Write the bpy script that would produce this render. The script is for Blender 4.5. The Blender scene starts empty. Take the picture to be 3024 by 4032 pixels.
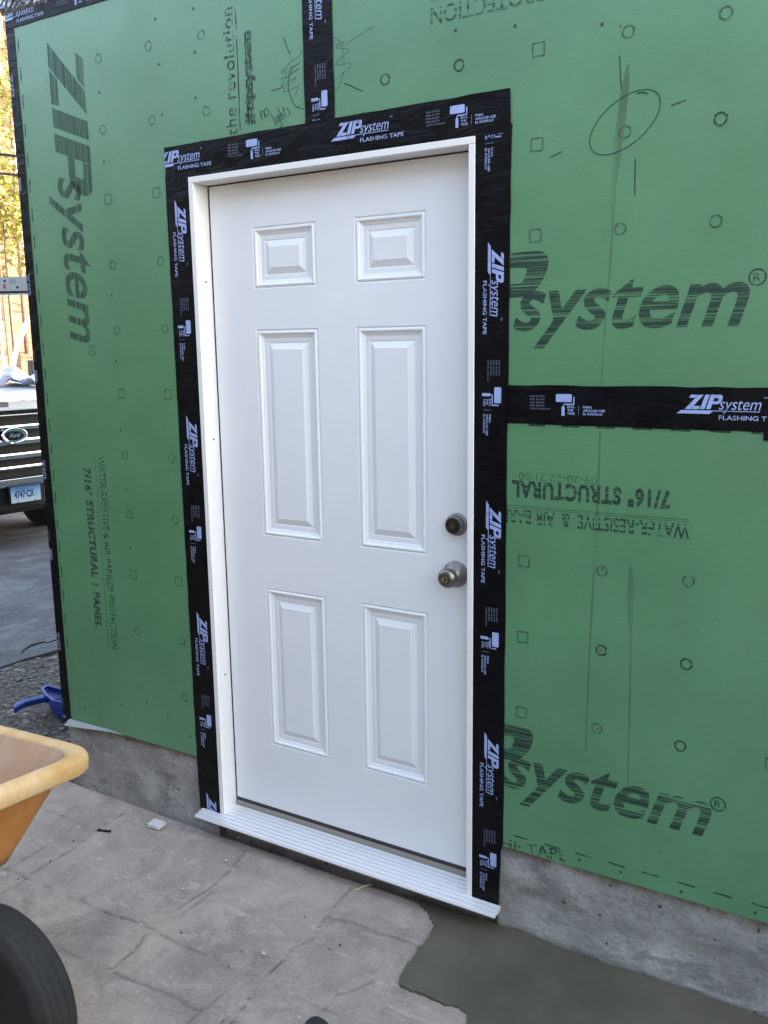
import bpy, bmesh, math, random
import numpy as np
from mathutils import Vector, Matrix
R = math.radians
random.seed(7); rng = np.random.default_rng(7)
scene = bpy.context.scene
C = scene.collection

# ------------------------------------------------------------------ camera, sky, sun, exposure
cam = bpy.data.cameras.new('Camera'); cam_o = bpy.data.objects.new('Camera', cam); C.objects.link(cam_o)
cam.sensor_fit = 'VERTICAL'; cam.sensor_height = 36; cam.sensor_width = 27
cam.lens = 36 * 3506.3 / 4032; cam.clip_end = 600; cam.clip_start = .02
cam_o.location = (1.476, -2.1346, 1.5683); cam_o.rotation_euler = (R(79.51), R(.78), R(30.81))
scene.camera = cam_o
SUN_EL, SUN_AZ = R(20), R(68)        # azimuth: direction to the sun, clockwise from +y
w = bpy.data.worlds.new("World"); scene.world = w; w.use_nodes = True
nt = w.node_tree; bg = nt.nodes['Background']
sky = nt.nodes.new('ShaderNodeTexSky'); sky.sky_type = 'NISHITA'; sky.sun_disc = False
sky.sun_elevation = SUN_EL; sky.sun_rotation = SUN_AZ; sky.air_density = 1; sky.dust_density = 3.5; sky.ozone_density = 1
hs = nt.nodes.new('ShaderNodeHueSaturation'); hs.inputs['Saturation'].default_value = .8
nt.links.new(sky.outputs[0], hs.inputs['Color']); nt.links.new(hs.outputs[0], bg.inputs[0]); bg.inputs[1].default_value = .15
sun = bpy.data.lights.new('Sun', 'SUN'); sun.energy = 2.0; sun.angle = R(.5); sun.color = (1, .84, .62)
sun_o = bpy.data.objects.new('Sun', sun); C.objects.link(sun_o)
sd = Vector((math.sin(SUN_AZ) * math.cos(SUN_EL), math.cos(SUN_AZ) * math.cos(SUN_EL), math.sin(SUN_EL)))
sun_o.rotation_euler = sd.to_track_quat('Z', 'Y').to_euler()
vs = scene.view_settings; vs.view_transform = 'Standard'; vs.look = 'None'; vs.gamma = 1; vs.exposure = 3.0

# ------------------------------------------------------------------ helpers
def tag(o, label=None, cat=None, group=None, kind=None):
    if cat and not kind: kind = 'thing'
    if label: o['label'] = label
    if cat: o['category'] = cat
    if group: o['group'] = group
    if kind: o['kind'] = kind
    return o
def empty(name, loc, label, cat, group=None, rz=0):
    o = bpy.data.objects.new(name, None); C.objects.link(o); o.location = loc; o.rotation_euler = (0, 0, rz)
    o.empty_display_size = .1
    return tag(o, label, cat, group, 'thing')
def link(name, me, m, parent=None, smooth=False, wsp=True):
    o = bpy.data.objects.new(name, me); C.objects.link(o)
    if m:
        me.materials.clear(); me.materials.append(m)
    if smooth:
        me.polygons.foreach_set('use_smooth', [True] * len(me.polygons))
    if parent:
        o.parent = parent
        if wsp:
            bpy.context.view_layer.update()
            o.matrix_parent_inverse = parent.matrix_world.inverted()
    return o
class MB:
    def __init__(s): s.v = []; s.f = []
    def add(s, v, f):
        n = len(s.v); s.v += [tuple(p) for p in v]; s.f += [tuple(i + n for i in q) for q in f]; return s
    def box(s, a, b, rot=None, c=None):
        x0, y0, z0 = a; x1, y1, z1 = b
        v = [Vector(p) for p in [(x0,y0,z0),(x1,y0,z0),(x1,y1,z0),(x0,y1,z0),(x0,y0,z1),(x1,y0,z1),(x1,y1,z1),(x0,y1,z1)]]
        if rot: v = [rot @ p for p in v]
        return s.add(v, [(0,3,2,1),(4,5,6,7),(0,1,5,4),(1,2,6,5),(2,3,7,6),(3,0,4,7)])
    def prism(s, poly, y0, y1):       # poly in (x,z), extruded in y
        n = len(poly)
        v = [(x, y0, z) for x, z in poly] + [(x, y1, z) for x, z in poly]
        return s.add(v, [tuple(range(n)), tuple(range(2*n-1, n-1, -1))] + [(i, i+n, (i+1) % n + n, (i+1) % n) for i in range(n)])
    def prismx(s, poly, x0, x1):      # poly in (y,z), extruded in x
        n = len(poly)
        v = [(x0, y, z) for y, z in poly] + [(x1, y, z) for y, z in poly]
        return s.add(v, [tuple(range(n)), tuple(range(2*n-1, n-1, -1))] + [(i, i+n, (i+1) % n + n, (i+1) % n) for i in range(n)])
    def tube(s, pts, r, n=10, cap=True):
        pts = [Vector(p) for p in pts]; rs = r if hasattr(r, '__len__') else [r] * len(pts)
        base = len(s.v); up = None
        for i, p in enumerate(pts):
            t = (pts[min(i+1, len(pts)-1)] - pts[max(i-1, 0)]).normalized()
            if up is None: up = t.orthogonal().normalized()
            a = (up - t * up.dot(t)).normalized(); up = a; b = t.cross(a)
            s.v += [tuple(p + (a * math.cos(2*math.pi*k/n) + b * math.sin(2*math.pi*k/n)) * rs[i]) for k in range(n)]
        for i in range(len(pts)-1):
            for k in range(n):
                s.f.append((base+i*n+k, base+i*n+(k+1) % n, base+(i+1)*n+(k+1) % n, base+(i+1)*n+k))
        if cap:
            s.f.append(tuple(base+k for k in range(n))[::-1]); m = base+(len(pts)-1)*n; s.f.append(tuple(m+k for k in range(n)))
        return s
    def lathe(s, prof, c, axis, n=32):   # prof [(r,h)] along axis
        c = Vector(c); ax = Vector(axis).normalized(); a = ax.orthogonal().normalized(); b = ax.cross(a); base = len(s.v)
        for r, h in prof:
            s.v += [tuple(c + ax*h + (a*math.cos(2*math.pi*k/n) + b*math.sin(2*math.pi*k/n))*r) for k in range(n)]
        for i in range(len(prof)-1):
            for k in range(n):
                s.f.append((base+i*n+k, base+i*n+(k+1) % n, base+(i+1)*n+(k+1) % n, base+(i+1)*n+k))
        s.f.append(tuple(base+k for k in range(n))[::-1]); m = base+(len(prof)-1)*n; s.f.append(tuple(m+k for k in range(n)))
        return s
    def build(s, name, m, parent=None, smooth=False, bevel=0, seg=2, fix=True):
        me = bpy.data.meshes.new(name); me.from_pydata(s.v, [], s.f)
        if fix:
            bm = bmesh.new(); bm.from_mesh(me); bmesh.ops.recalc_face_normals(bm, faces=bm.faces); bm.to_mesh(me); bm.free()
        o = link(name, me, m, parent, smooth)
        if bevel:
            d = o.modifiers.new('bevel', 'BEVEL'); d.width = bevel; d.segments = seg; d.limit_method = 'ANGLE'; d.angle_limit = R(40)
        return o
def autosmooth(o, ang=35):
    me = o.data; me.polygons.foreach_set('use_smooth', [True]*len(me.polygons))
    me.set_sharp_from_angle(angle=R(ang))
    return o

# ------------------------------------------------------------------ materials
def base_mat(name, color, rough=.6, metal=0, spec=.5):
    m = bpy.data.materials.new(name); m.use_nodes = True; p = m.node_tree.nodes['Principled BSDF']
    p.inputs['Base Color'].default_value = (*color, 1); p.inputs['Roughness'].default_value = rough
    p.inputs['Metallic'].default_value = metal; p.inputs['Specular IOR Level'].default_value = spec
    return m
def N(m, t, **k):
    n = m.node_tree.nodes.new(t)
    for a, b in k.items(): setattr(n, a, b)
    return n
def L(m, a, b): m.node_tree.links.new(a, b)
def P(m): return m.node_tree.nodes['Principled BSDF']
def coords(m, scale=(1, 1, 1), rot=(0, 0, 0), kind='Object'):
    tc = N(m, 'ShaderNodeTexCoord'); mp = N(m, 'ShaderNodeMapping')
    mp.inputs['Scale'].default_value = scale; mp.inputs['Rotation'].default_value = rot
    L(m, tc.outputs[kind], mp.inputs[0]); return mp.outputs[0]
def noise(m, vec, scale, detail=4, rough=.55, dist=0):
    n = N(m, 'ShaderNodeTexNoise'); n.inputs['Scale'].default_value = scale; n.inputs['Detail'].default_value = detail
    n.inputs['Roughness'].default_value = rough; n.inputs['Distortion'].default_value = dist
    L(m, vec, n.inputs['Vector']); return n.outputs['Fac']
def ramp(m, fac, stops):
    r = N(m, 'ShaderNodeValToRGB'); el = r.color_ramp.elements
    while len(el) < len(stops): el.new(.5)
    for e, (p, c) in zip(el, stops): e.position = p; e.color = (*c, 1) if len(c) == 3 else c
    L(m, fac, r.inputs[0]); return r.outputs[0]
def mix(m, fac, a, b, mode='MIX'):
    n = N(m, 'ShaderNodeMix', data_type='RGBA', blend_type=mode)
    for s, x in ((n.inputs[0], fac), (n.inputs[6], a), (n.inputs[7], b)):
        if hasattr(x, 'is_linked') or hasattr(x, 'links'): L(m, x, s)
        elif isinstance(x, (int, float)): s.default_value = x
        else: s.default_value = (*x, 1)
    return n.outputs[2]
def bump(m, h, strength=.3, dist=.01, prev=None):
    b = N(m, 'ShaderNodeBump'); b.inputs['Strength'].default_value = strength; b.inputs['Distance'].default_value = dist
    L(m, h, b.inputs['Height'])
    if prev: L(m, prev, b.inputs['Normal'])
    L(m, b.outputs[0], P(m).inputs['Normal']); return b.outputs[0]
def setc(m, c): L(m, c, P(m).inputs['Base Color'])

G1, G2 = (.066, .203, .090), (.092, .258, .120)
def green_mat():
    m = base_mat('green_sheathing', G1, .42, 0, .8)
    v = coords(m)
    c = ramp(m, noise(m, v, 3.2, 5), [(.3, G1), (.7, G2)])
    strand = noise(m, coords(m, (6, 6, 40), (0, R(8), 0)), 6, 3)
    c = mix(m, ramp(m, strand, [(.54, (0, 0, 0)), (.68, (.42,)*3)]), c, (.050, .174, .074))
    scuff = noise(m, coords(m, (10, 10, 60), (0, R(-14), 0)), 4, 5, .6)
    c = mix(m, ramp(m, scuff, [(.60, (0, 0, 0)), (.70, (.45,)*3)]), c, (.110, .298, .148))
    dirt = noise(m, v, 11, 6, .65)
    c = mix(m, ramp(m, dirt, [(.62, (0, 0, 0)), (.78, (.30,)*3)]), c, (.044, .126, .060))
    setc(m, c)
    fine = noise(m, coords(m, (30, 30, 95), (0, R(9), 0)), 9, 4, .65)
    c = mix(m, ramp(m, fine, [(.54, (0,)*3), (.72, (.55,)*3)]), c, (.052, .150, .068)); c = mix(m, ramp(m, fine, [(.28, (.55,)*3), (.46, (0,)*3)]), c, (.118, .295, .148)); setc(m, c)
    h = noise(m, coords(m, (14, 14, 60), (0, R(12), 0)), 7, 6, .65)
    b = bump(m, h, .12, .0022); b = bump(m, noise(m, v, 1.6, 2), .25, .02, b); bump(m, noise(m, v, 420, 2), .10, .0008, b)
    L(m, ramp(m, noise(m, v, 4, 5), [(.3, (.36,)*3), (.7, (.50,)*3)]), P(m).inputs['Roughness'])
    P(m).inputs['Coat Weight'].default_value = .4; P(m).inputs['Coat Roughness'].default_value = .38; P(m).inputs['Coat IOR'].default_value = 1.6
    return m
GREEN = green_mat()
def tape_mat(name, wr=1.0, col=(.003, .0032, .004), rough=.36, dist=.006, scale=9):
    m = base_mat(name, col, rough, 0, .17); v = coords(m, (1, 1, 1))
    n1 = noise(m, coords(m, (1, 1, 2.6), (0, R(12), 0)), scale, 5, .6, 1.2)
    b = bump(m, n1, .6 * wr, dist*1.1); bump(m, noise(m, v, 120, 2), .08, .002, b)
    L(m, ramp(m, noise(m, v, 14, 4), [(.35, (rough-.09,)*3), (.7, (rough+.14,)*3)]), P(m).inputs['Roughness'])
    c = ramp(m, noise(m, v, 22, 5, .7), [(.5, col), (.8, tuple(x*2.6 for x in col))]); setc(m, c)
    return m
TAPE = tape_mat('black_flashing_tape'); CRINKLE = tape_mat('crinkled_tape', 2.0, (.02, .022, .028), .22, .03, 26); P(CRINKLE).inputs['Specular IOR Level'].default_value = 1.0; P(CRINKLE).inputs['Coat Weight'].default_value = 1.0; P(CRINKLE).inputs['Coat Roughness'].default_value = .12; P(CRINKLE).inputs['Coat IOR'].default_value = 1.9
def ink_mat(name, color, sx, sz, lo, hi, amax=1.0, rough=.6, sc=1.0):
    """printed ink whose coverage breaks up into streaks along the board"""
    m = base_mat(name, color, rough); v = coords(m, (sx, 1, sz))
    a = ramp(m, noise(m, v, sc, 3, .7), [(lo, (0, 0, 0)), (hi, (amax,)*3)])
    L(m, a, P(m).inputs['Alpha']); return m
INK = (.014, .036, .027)
INK_H = ink_mat('ink_streaked_along_board', INK, 2.6, 230, .39, .54, .80)
INK_V = ink_mat('ink_streaked_up_board', (.018, .050, .032), 170, 2.2, .24, .64, .72)
INK_S = ink_mat('ink_soft', INK, 30, 260, .36, .52, .85)
INK_DOT = ink_mat('ink_broken_rows', INK, 14, 110, .42, .52, .9)
INK_DOTV = ink_mat('ink_broken_columns', INK, 110, 14, .42, .55, .8)
INK_DTF = ink_mat('ink_broken_rows_faint', (.02, .055, .038), 14, 130, .42, .56, .62)
INK_FADE = ink_mat('ink_faded', INK, 60, 60, .30, .60, .55)
INK_FD2 = ink_mat('ink_dull', (.016, .042, .03), 60, 60, .25, .60, .72)
PENCIL = ink_mat('pencil_line', (.012, .03, .022), 160, 160, .25, .45, .72)
PENCIL_F = ink_mat('pencil_faint', (.02, .045, .035), 160, 160, .3, .55, .50)
STAIN = ink_mat('water_stain', (.075, .135, .07), 18, 3, .30, .66, .40)
PRINT = base_mat('tape_print', (.32, .40, .68), .45)
setc(PRINT, ramp(PRINT, noise(PRINT, coords(PRINT), 26, 6, .7), [(.32, (.15, .19, .34)), (.46, (.30, .375, .64)), (.7, (.35, .43, .72))]))
PRINT_C = base_mat('tape_print_scuffed', (.13, .155, .22), .5)
PRINT_F = base_mat('tape_print_fine', (.18, .21, .31), .5)
NAIL = base_mat('nail_head', (.03, .05, .04), .5)
REDNAIL = base_mat('red_nail_coating', (.19, .085, .065), .5)
def white_mat(name, col, rough=.42, bs=.05):
    m = base_mat(name, col, rough); v = coords(m)
    c = ramp(m, noise(m, v, 5, 5), [(.3, tuple(x*.965 for x in col)), (.7, col)])
    s = noise(m, coords(m, (60, 60, 4)), 3, 4); c = mix(m, ramp(m, s, [(.66, (0,)*3), (.8, (.12,)*3)]), c, tuple(x*.8 for x in col)); setc(m, c)
    bump(m, noise(m, v, 170, 2), bs, .0015); return m
DOORW = white_mat('white_door_paint', (.80, .81, .82)); JAMBW = white_mat('white_jamb_paint', (.80, .795, .77), .5)
BLACKR = base_mat('black_rubber', (.012, .011, .014), .55)
SWEEP = base_mat('brown_sweep', (.035, .03, .032), .5)
RISER = base_mat('beige_riser', (.30, .27, .23), .5)
ALU = base_mat('mill_aluminium', (.80, .81, .83), .30, .45)
setc(ALU, ramp(ALU, noise(ALU, coords(ALU, (6, 20, 20)), 9, 5, .7), [(.3, (.80, .81, .83)), (.6, (.85, .86, .88))]))
NICKEL = base_mat('satin_nickel', (.22, .205, .178), .34, 1)
bump(NICKEL, noise(NICKEL, coords(NICKEL, (30, 30, 300)), 5, 2), .05, .001)
NICKEL_D = base_mat('dark_nickel', (.10, .095, .085), .34, 1)
WOODR = base_mat('raw_wood', (.36, .22, .15), .8)
def concrete_wall():
    m = base_mat('foundation_concrete', (.3, .3, .3), .9); v = coords(m)
    c = ramp(m, noise(m, v, 5.5, 9, .70, .3), [(.30, (.19, .18, .165)), (.47, (.31, .30, .275)), (.58, (.38, .37, .34)), (.70, (.47, .455, .42))])
    c = mix(m, ramp(m, noise(m, coords(m, (2.2, 2.2, 5)), 2.3, 8, .66), [(.54, (0,)*3), (.60, (.65,)*3)]), c, (.185, .178, .168))
    c = mix(m, ramp(m, noise(m, v, 60, 4, .7), [(.55, (0,)*3), (.72, (.5,)*3)]), c, (.50, .49, .46)); c = mix(m, ramp(m, noise(m, v, 95, 4, .7), [(.56, (0,)*3), (.70, (.55,)*3)]), c, (.12, .115, .105))
    pits = noise(m, v, 34, 3, .6); pit = ramp(m, pits, [(.29, (1,)*3), (.34, (0,)*3)]); c = mix(m, pit, c, (.06, .06, .055))
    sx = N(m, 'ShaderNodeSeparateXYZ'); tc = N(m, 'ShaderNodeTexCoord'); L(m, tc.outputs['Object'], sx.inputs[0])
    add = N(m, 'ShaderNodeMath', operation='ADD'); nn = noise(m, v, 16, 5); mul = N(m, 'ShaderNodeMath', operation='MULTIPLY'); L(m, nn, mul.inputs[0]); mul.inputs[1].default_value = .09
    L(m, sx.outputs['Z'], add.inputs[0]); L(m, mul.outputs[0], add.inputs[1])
    c = mix(m, ramp(m, add.outputs[0], [(.188, (0,)*3), (.222, (.85,)*3)]), c, (.13, .085, .055))  # brown stain below the boards, with the contact shade painted into it
    setc(m, c)
    b = bump(m, noise(m, v, 40, 7, .75), .8, .010); bump(m, pits, .5, .006, b); return m
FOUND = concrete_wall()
def patio_mat():
    m = base_mat('stamped_concrete', (.3, .28, .27), .82); v = coords(m)
    c = ramp(m, noise(m, v, 4.2, 9, .70, .5), [(.30, (.20, .168, .143)), (.45, (.29, .245, .208)), (.57, (.36, .305, .255)), (.72, (.46, .395, .33))])
    c = mix(m, ramp(m, noise(m, v, 7.5, 9, .74, .4), [(.52, (0,)*3), (.64, (.75,)*3)]), c, (.21, .178, .162))
    c = mix(m, ramp(m, noise(m, coords(m, (1.6, 5, 1), (0, 0, R(35))), 6, 8, .74), [(.57, (0,)*3), (.66, (.6,)*3)]), c, (.52, .455, .385))
    c = mix(m, ramp(m, noise(m, v, 2.1, 5, .6), [(.5, (0,)*3), (.66, (.4,)*3)]), c, (.40, .335, .255))
    c = mix(m, ramp(m, noise(m, v, 70, 5, .75), [(.54, (0,)*3), (.68, (.45,)*3)]), c, (.19, .165, .15)); c = mix(m, ramp(m, noise(m, v, 110, 4, .75), [(.56, (0,)*3), (.70, (.45,)*3)]), c, (.60, .54, .47))
    at = N(m, 'ShaderNodeAttribute', attribute_name='joint_dirt')
    c = mix(m, at.outputs['Fac'], c, (.075, .068, .062))
    sp = noise(m, v, 90, 3, .6); c = mix(m, ramp(m, sp, [(.27, (.7,)*3), (.32, (0,)*3)]), c, (.09, .085, .08))
    setc(m, c)
    b = bump(m, noise(m, v, 14, 9, .72, .3), .5, .013); bump(m, noise(m, v, 90, 5, .72), .6, .004, b); return m
PATIO = patio_mat()
def wet_mat():
    m = base_mat('damp_fresh_concrete', (.1, .1, .09), .42); v = coords(m)
    c = ramp(m, noise(m, v, 2.6, 6, .6), [(.3, (.058, .056, .038)), (.5, (.082, .078, .053)), (.72, (.115, .105, .075))])
    c = mix(m, ramp(m, noise(m, coords(m, (2, 9, 1), (0, 0, R(20))), 4, 5, .6), [(.56, (0,)*3), (.72, (.5,)*3)]), c, (.075, .078, .053)); setc(m, c)
    c = mix(m, ramp(m, noise(m, v, 80, 4, .7), [(.56, (0,)*3), (.70, (.45,)*3)]), c, (.055, .055, .042)); c = mix(m, ramp(m, noise(m, v, 1.3, 7, .6), [(.52, (0,)*3), (.62, (.5,)*3)]), c, (.110, .100, .074)); setc(m, c)
    L(m, ramp(m, noise(m, v, 7, 5), [(.3, (.36,)*3), (.7, (.62,)*3)]), P(m).inputs['Roughness'])
    b = bump(m, noise(m, coords(m, (2, 10, 1), (0, 0, R(15))), 5, 5, .6), .12, .006); bump(m, noise(m, v, 240, 2), .25, .0015, b); return m
WET = wet_mat()
def litter_mat(name, stops, s=7, bs=.8, bd=.06):
    m = base_mat(name, (.2, .1, .05), .9); v = coords(m)
    setc(m, ramp(m, noise(m, v, s, 8, .72, .4), stops)); bump(m, noise(m, v, s*2.2, 6, .7), bs, bd); return m
LITTER = litter_mat('leaf_litter', [(.3, (.10, .06, .035)), (.48, (.27, .155, .08)), (.62, (.40, .26, .14)), (.75, (.50, .38, .22))], 2.2)
ASPHALT = litter_mat('worn_asphalt', [(.3, (.07, .07, .076)), (.48, (.135, .135, .142)), (.60, (.21, .208, .212)), (.72, (.38, .37, .36))], 2.2, .9, .012)
_c = ramp(ASPHALT, noise(ASPHALT, coords(ASPHALT), 2.2, 9, .74, .4), [(.3, (.045, .046, .052)), (.48, (.088, .090, .098)), (.60, (.135, .136, .142)), (.72, (.27, .26, .25))])
_c = mix(ASPHALT, ramp(ASPHALT, noise(ASPHALT, coords(ASPHALT, (.9, .4, 1), (0, 0, R(28))), 2.4, 9, .76), [(.54, (0,)*3), (.66, (.6,)*3)]), _c, (.30, .29, .275)); _c = mix(ASPHALT, ramp(ASPHALT, noise(ASPHALT, coords(ASPHALT), 60, 5, .75), [(.54, (0,)*3), (.68, (.5,)*3)]), _c, (.30, .30, .30)); setc(ASPHALT, _c)
SOIL = litter_mat('gravelly_soil', [(.3, (.035, .030, .025)), (.5, (.11, .097, .082)), (.64, (.19, .17, .145)), (.78, (.36, .33, .29))], 20, .9, .02)
STONE = litter_mat('small_stones', [(.3, (.09, .08, .07)), (.5, (.20, .18, .16)), (.7, (.42, .39, .35))], 11, .3, .004)

# ------------------------------------------------------------------ flat lettering
_tc = {}
def text2d(body, shear=0, bold=0, space=1.0):
    k = (body, shear, bold, space)
    if k in _tc: return _tc[k]
    cu = bpy.data.curves.new('t', 'FONT'); cu.body = body; cu.size = 1; cu.shear = shear; cu.offset = bold; cu.space_character = space
    cu.resolution_u = 4; cu.dimensions = '2D'; cu.fill_mode = 'BOTH'
    o = bpy.data.objects.new('t', cu); C.objects.link(o); dg = bpy.context.evaluated_depsgraph_get(); dg.update()
    me = bpy.data.meshes.new_from_object(o.evaluated_get(dg))
    vs_ = np.array([v.co[:2] for v in me.vertices]) if len(me.vertices) else np.zeros((0, 2)); fs = [tuple(p.vertices) for p in me.polygons]
    bpy.data.objects.remove(o); bpy.data.curves.remove(cu); bpy.data.meshes.remove(me)
    _tc[k] = (vs_, fs); return _tc[k]
class Flat:
    """2D artwork in (u,v), later laid on a wall: u is the reading direction"""
    def __init__(s): s.v = []; s.f = []
    def poly(s, pts): n = len(s.v); s.v += [tuple(p) for p in pts]; s.f.append(tuple(range(n, n+len(pts)))); return s
    def rect(s, u0, v0, u1, v1): return s.poly([(u0, v0), (u1, v0), (u1, v1), (u0, v1)])
    def text(s, body, u0, v0, width, height, shear=0, bold=0, xh=None, space=1.0):
        vv, ff = text2d(body, shear, bold, space)
        lo, hi = vv.min(0), vv.max(0); su = width / (hi[0]-lo[0])
        if xh is None: sv = height / (hi[1]-lo[1]); ov = v0 - lo[1]*sv
        else:
            x, _ = text2d('x', shear, bold); sv = xh / (x[:, 1].max()-x[:, 1].min()); ov = v0 - x[:, 1].min()*sv
        n = len(s.v); s.v += [(u0 + (a-lo[0])*su, b*sv + ov) for a, b in vv]; s.f += [tuple(i+n for i in q) for q in ff]; return s
    def line(s, pts, wd):
        for (a, b), (c, d) in zip(pts[:-1], pts[1:]):
            l = math.hypot(c-a, d-b) or 1e-9; nx, ny = -(d-b)/l*wd/2, (c-a)/l*wd/2
            s.poly([(a+nx, b+ny), (a-nx, b-ny), (c-nx, d-ny), (c+nx, d+ny)])
        return s
    def ring(s, cu, cv, ro, ri, n=28, asp=1, wob=0):
        a = [2*math.pi*k/n for k in range(n)]; w_ = [1 + wob*random.uniform(-1, 1) for _ in a]
        for k in range(n):
            j = (k+1) % n
            s.poly([(cu+ro*w_[k]*math.cos(a[k]), cv+ro*asp*w_[k]*math.sin(a[k])), (cu+ro*w_[j]*math.cos(a[j]), cv+ro*asp*w_[j]*math.sin(a[j])),
                    (cu+ri*math.cos(a[j]), cv+ri*asp*math.sin(a[j])), (cu+ri*math.cos(a[k]), cv+ri*asp*math.sin(a[k]))])
        return s
    def disc(s, cu, cv, r, n=12, asp=1): return s.poly([(cu+r*math.cos(2*math.pi*k/n), cv+r*asp*math.sin(2*math.pi*k/n)) for k in range(n)])
    def lay(s, name, m, parent, o=(0, 0), ang=0, y=0, clip=None, fn=None):
        ca, sa = math.cos(R(ang)), math.sin(R(ang)); bm = bmesh.new()
        vs_ = []
        for u, v in s.v:
            x, z = o[0] + u*ca - v*sa, o[1] + u*sa + v*ca
            vs_.append(bm.verts.new((x, y, z)))
        for f in s.f:
            try: bm.faces.new([vs_[i] for i in f])
            except ValueError: pass
        if clip:
            x0, x1, z0, z1 = clip
            for co, no in (((x0, 0, 0), (-1, 0, 0)), ((x1, 0, 0), (1, 0, 0)), ((0, 0, z0), (0, 0, -1)), ((0, 0, z1), (0, 0, 1))):
                bmesh.ops.bisect_plane(bm, geom=bm.verts[:] + bm.edges[:] + bm.faces[:], plane_co=co, plane_no=no, clear_outer=True)
        bmesh.ops.recalc_face_normals(bm, faces=bm.faces)
        if not bm.faces: bm.free(); return None
        if fn: fn(bm)
        me = bpy.data.meshes.new(name); bm.to_mesh(me); bm.free()
        return link(name, me, m, parent)

# logo outlines measured on the left board, as (u = down the board, v = across)
def lg(pts): return [(2.56 - z, x + 1.0615) for x, z in pts]
LOGO_Z = [lg([(-1.061, 2.56), (-1.063, 2.486), (-.897, 2.315), (-.899, 2.387)]), lg([(-.933, 2.509), (-.898, 2.484), (-.899, 2.395), (-.933, 2.431)]),
          lg([(-1.0615, 2.477), (-1.025, 2.441), (-1.025, 2.361), (-1.0615, 2.371)])]
LOGO_I = lg([(-1.06, 2.36), (-.897, 2.296), (-.895, 2.238), (-1.059, 2.299)])
LOGO_P = [lg([(-1.059, 2.28), (-.894, 2.22), (-.894, 2.163), (-1.058, 2.222)])]
def _bowl():
    o = [(.336, .166), (.40, .166)] + [(.40+.042*math.sin(R(a)), .124+.042*math.cos(R(a))) for a in (22, 45, 68, 90)] + [(.442, .108)] + [(.397+.045*math.cos(R(a)), .105-.045*math.sin(R(a))) for a in (22, 45, 68, 90)] + [(.336, .060)]
    q = [(.336, .129), (.378, .129)] + [(.380+.012*math.sin(R(a)), .117+.012*math.cos(R(a))) for a in (22, 45, 68, 90)] + [(.392, .106)] + [(.380+.012*math.cos(R(a)), .104-.012*math.sin(R(a))) for a in (22, 45, 68, 90)] + [(.336, .092)]
    sh = lambda p: (p[0] + .38*p[1], p[1])
    return [[sh(o[k]), sh(o[k+1]), sh(q[k+1]), sh(q[k])] for k in range(len(o)-1)]
LOGO_P += _bowl()
def add_logo(F, u0, v0, su, sv, parts='ZIP'):
    for k, polys in (('Z', LOGO_Z), ('I', [LOGO_I]), ('P', LOGO_P)):
        if k in parts:
            for p in polys: F.poly([(u0 + a*su, v0 + b*sv) for a, b in p])
    return F
def tape_logo():
    F = Flat(); add_logo(F, .018, -.002, .168, .20)
    F.text('system', .093, -.002, .090, 0, .28, .0, .0175)
    F.poly([(0, -.0125), (.073, -.0125), (.083, -.0045), (.011, -.0045)]); F.rect(.083, -.0062, .181, -.0045)
    F.text('FLASHING TAPE', .094, -.0255, .133, .0105, 0, .012); F.text('TM', .186, .024, .008, .004); return F
def tape_fine():
    F = Flat()
    for i, t in enumerate(('ESR #1473', 'ESR #1474', 'ESR #2227', 'ESR #3373', 'CCMC #14016-R')):
        F.text(t, .293, .019 - i*.0078, .038 if i < 4 else .054, .0044)
    F.rect(.4195, -.022, .4205, .0); return F
def rrect(F, u0, v0, u1, v1, r):
    pts = []
    for cx, cy, a0 in ((u1-r, v1-r, 0), (u0+r, v1-r, 90), (u0+r, v0+r, 180), (u1-r, v0+r, 270)):
        pts += [(cx + r*math.cos(R(a0+k*30)), cy + r*math.sin(R(a0+k*30))) for k in range(4)]
    return F.poly(pts)
def tape_roller():
    F = Flat(); rrect(F, .361, .008, .402, .0275, .003)
    F.line([(.4075, .0205), (.4075, .0025)], .003); F.line([(.409, .0025), (.379, .0025)], .003); F.line([(.3805, .004), (.3805, -.004)], .003)
    rrect(F, .3765, -.026, .3845, -.0035, .0012)
    for i, t in enumerate(('ROLL', 'THE', 'TAPE')): F.text(t, .391, -.0065 - i*.0082, .0195 if i != 1 else .0155, .0058, 0, .02)
    for i, (t, wd) in enumerate((('PARA', .022), ('APLICAR USE', .055), ('EL RODILLO', .049))): F.text(t, .431, -.0065 - i*.0082, wd, .0058, 0, .02)
    return F
def print_tape(parent, starts, center, ang, y, clip, pm=None):
    pm = pm or PRINT
    for s in starts:
        o = (s, center) if ang == 0 else (center, s)
        tape_logo().lay('printed_logo', pm, parent, o, ang, y, clip)
        tape_fine().lay('fine_print', PRINT_F, parent, o, ang, y, clip)
        tape_roller().lay('roller_symbol', pm, parent, o, ang, y, clip)

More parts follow.
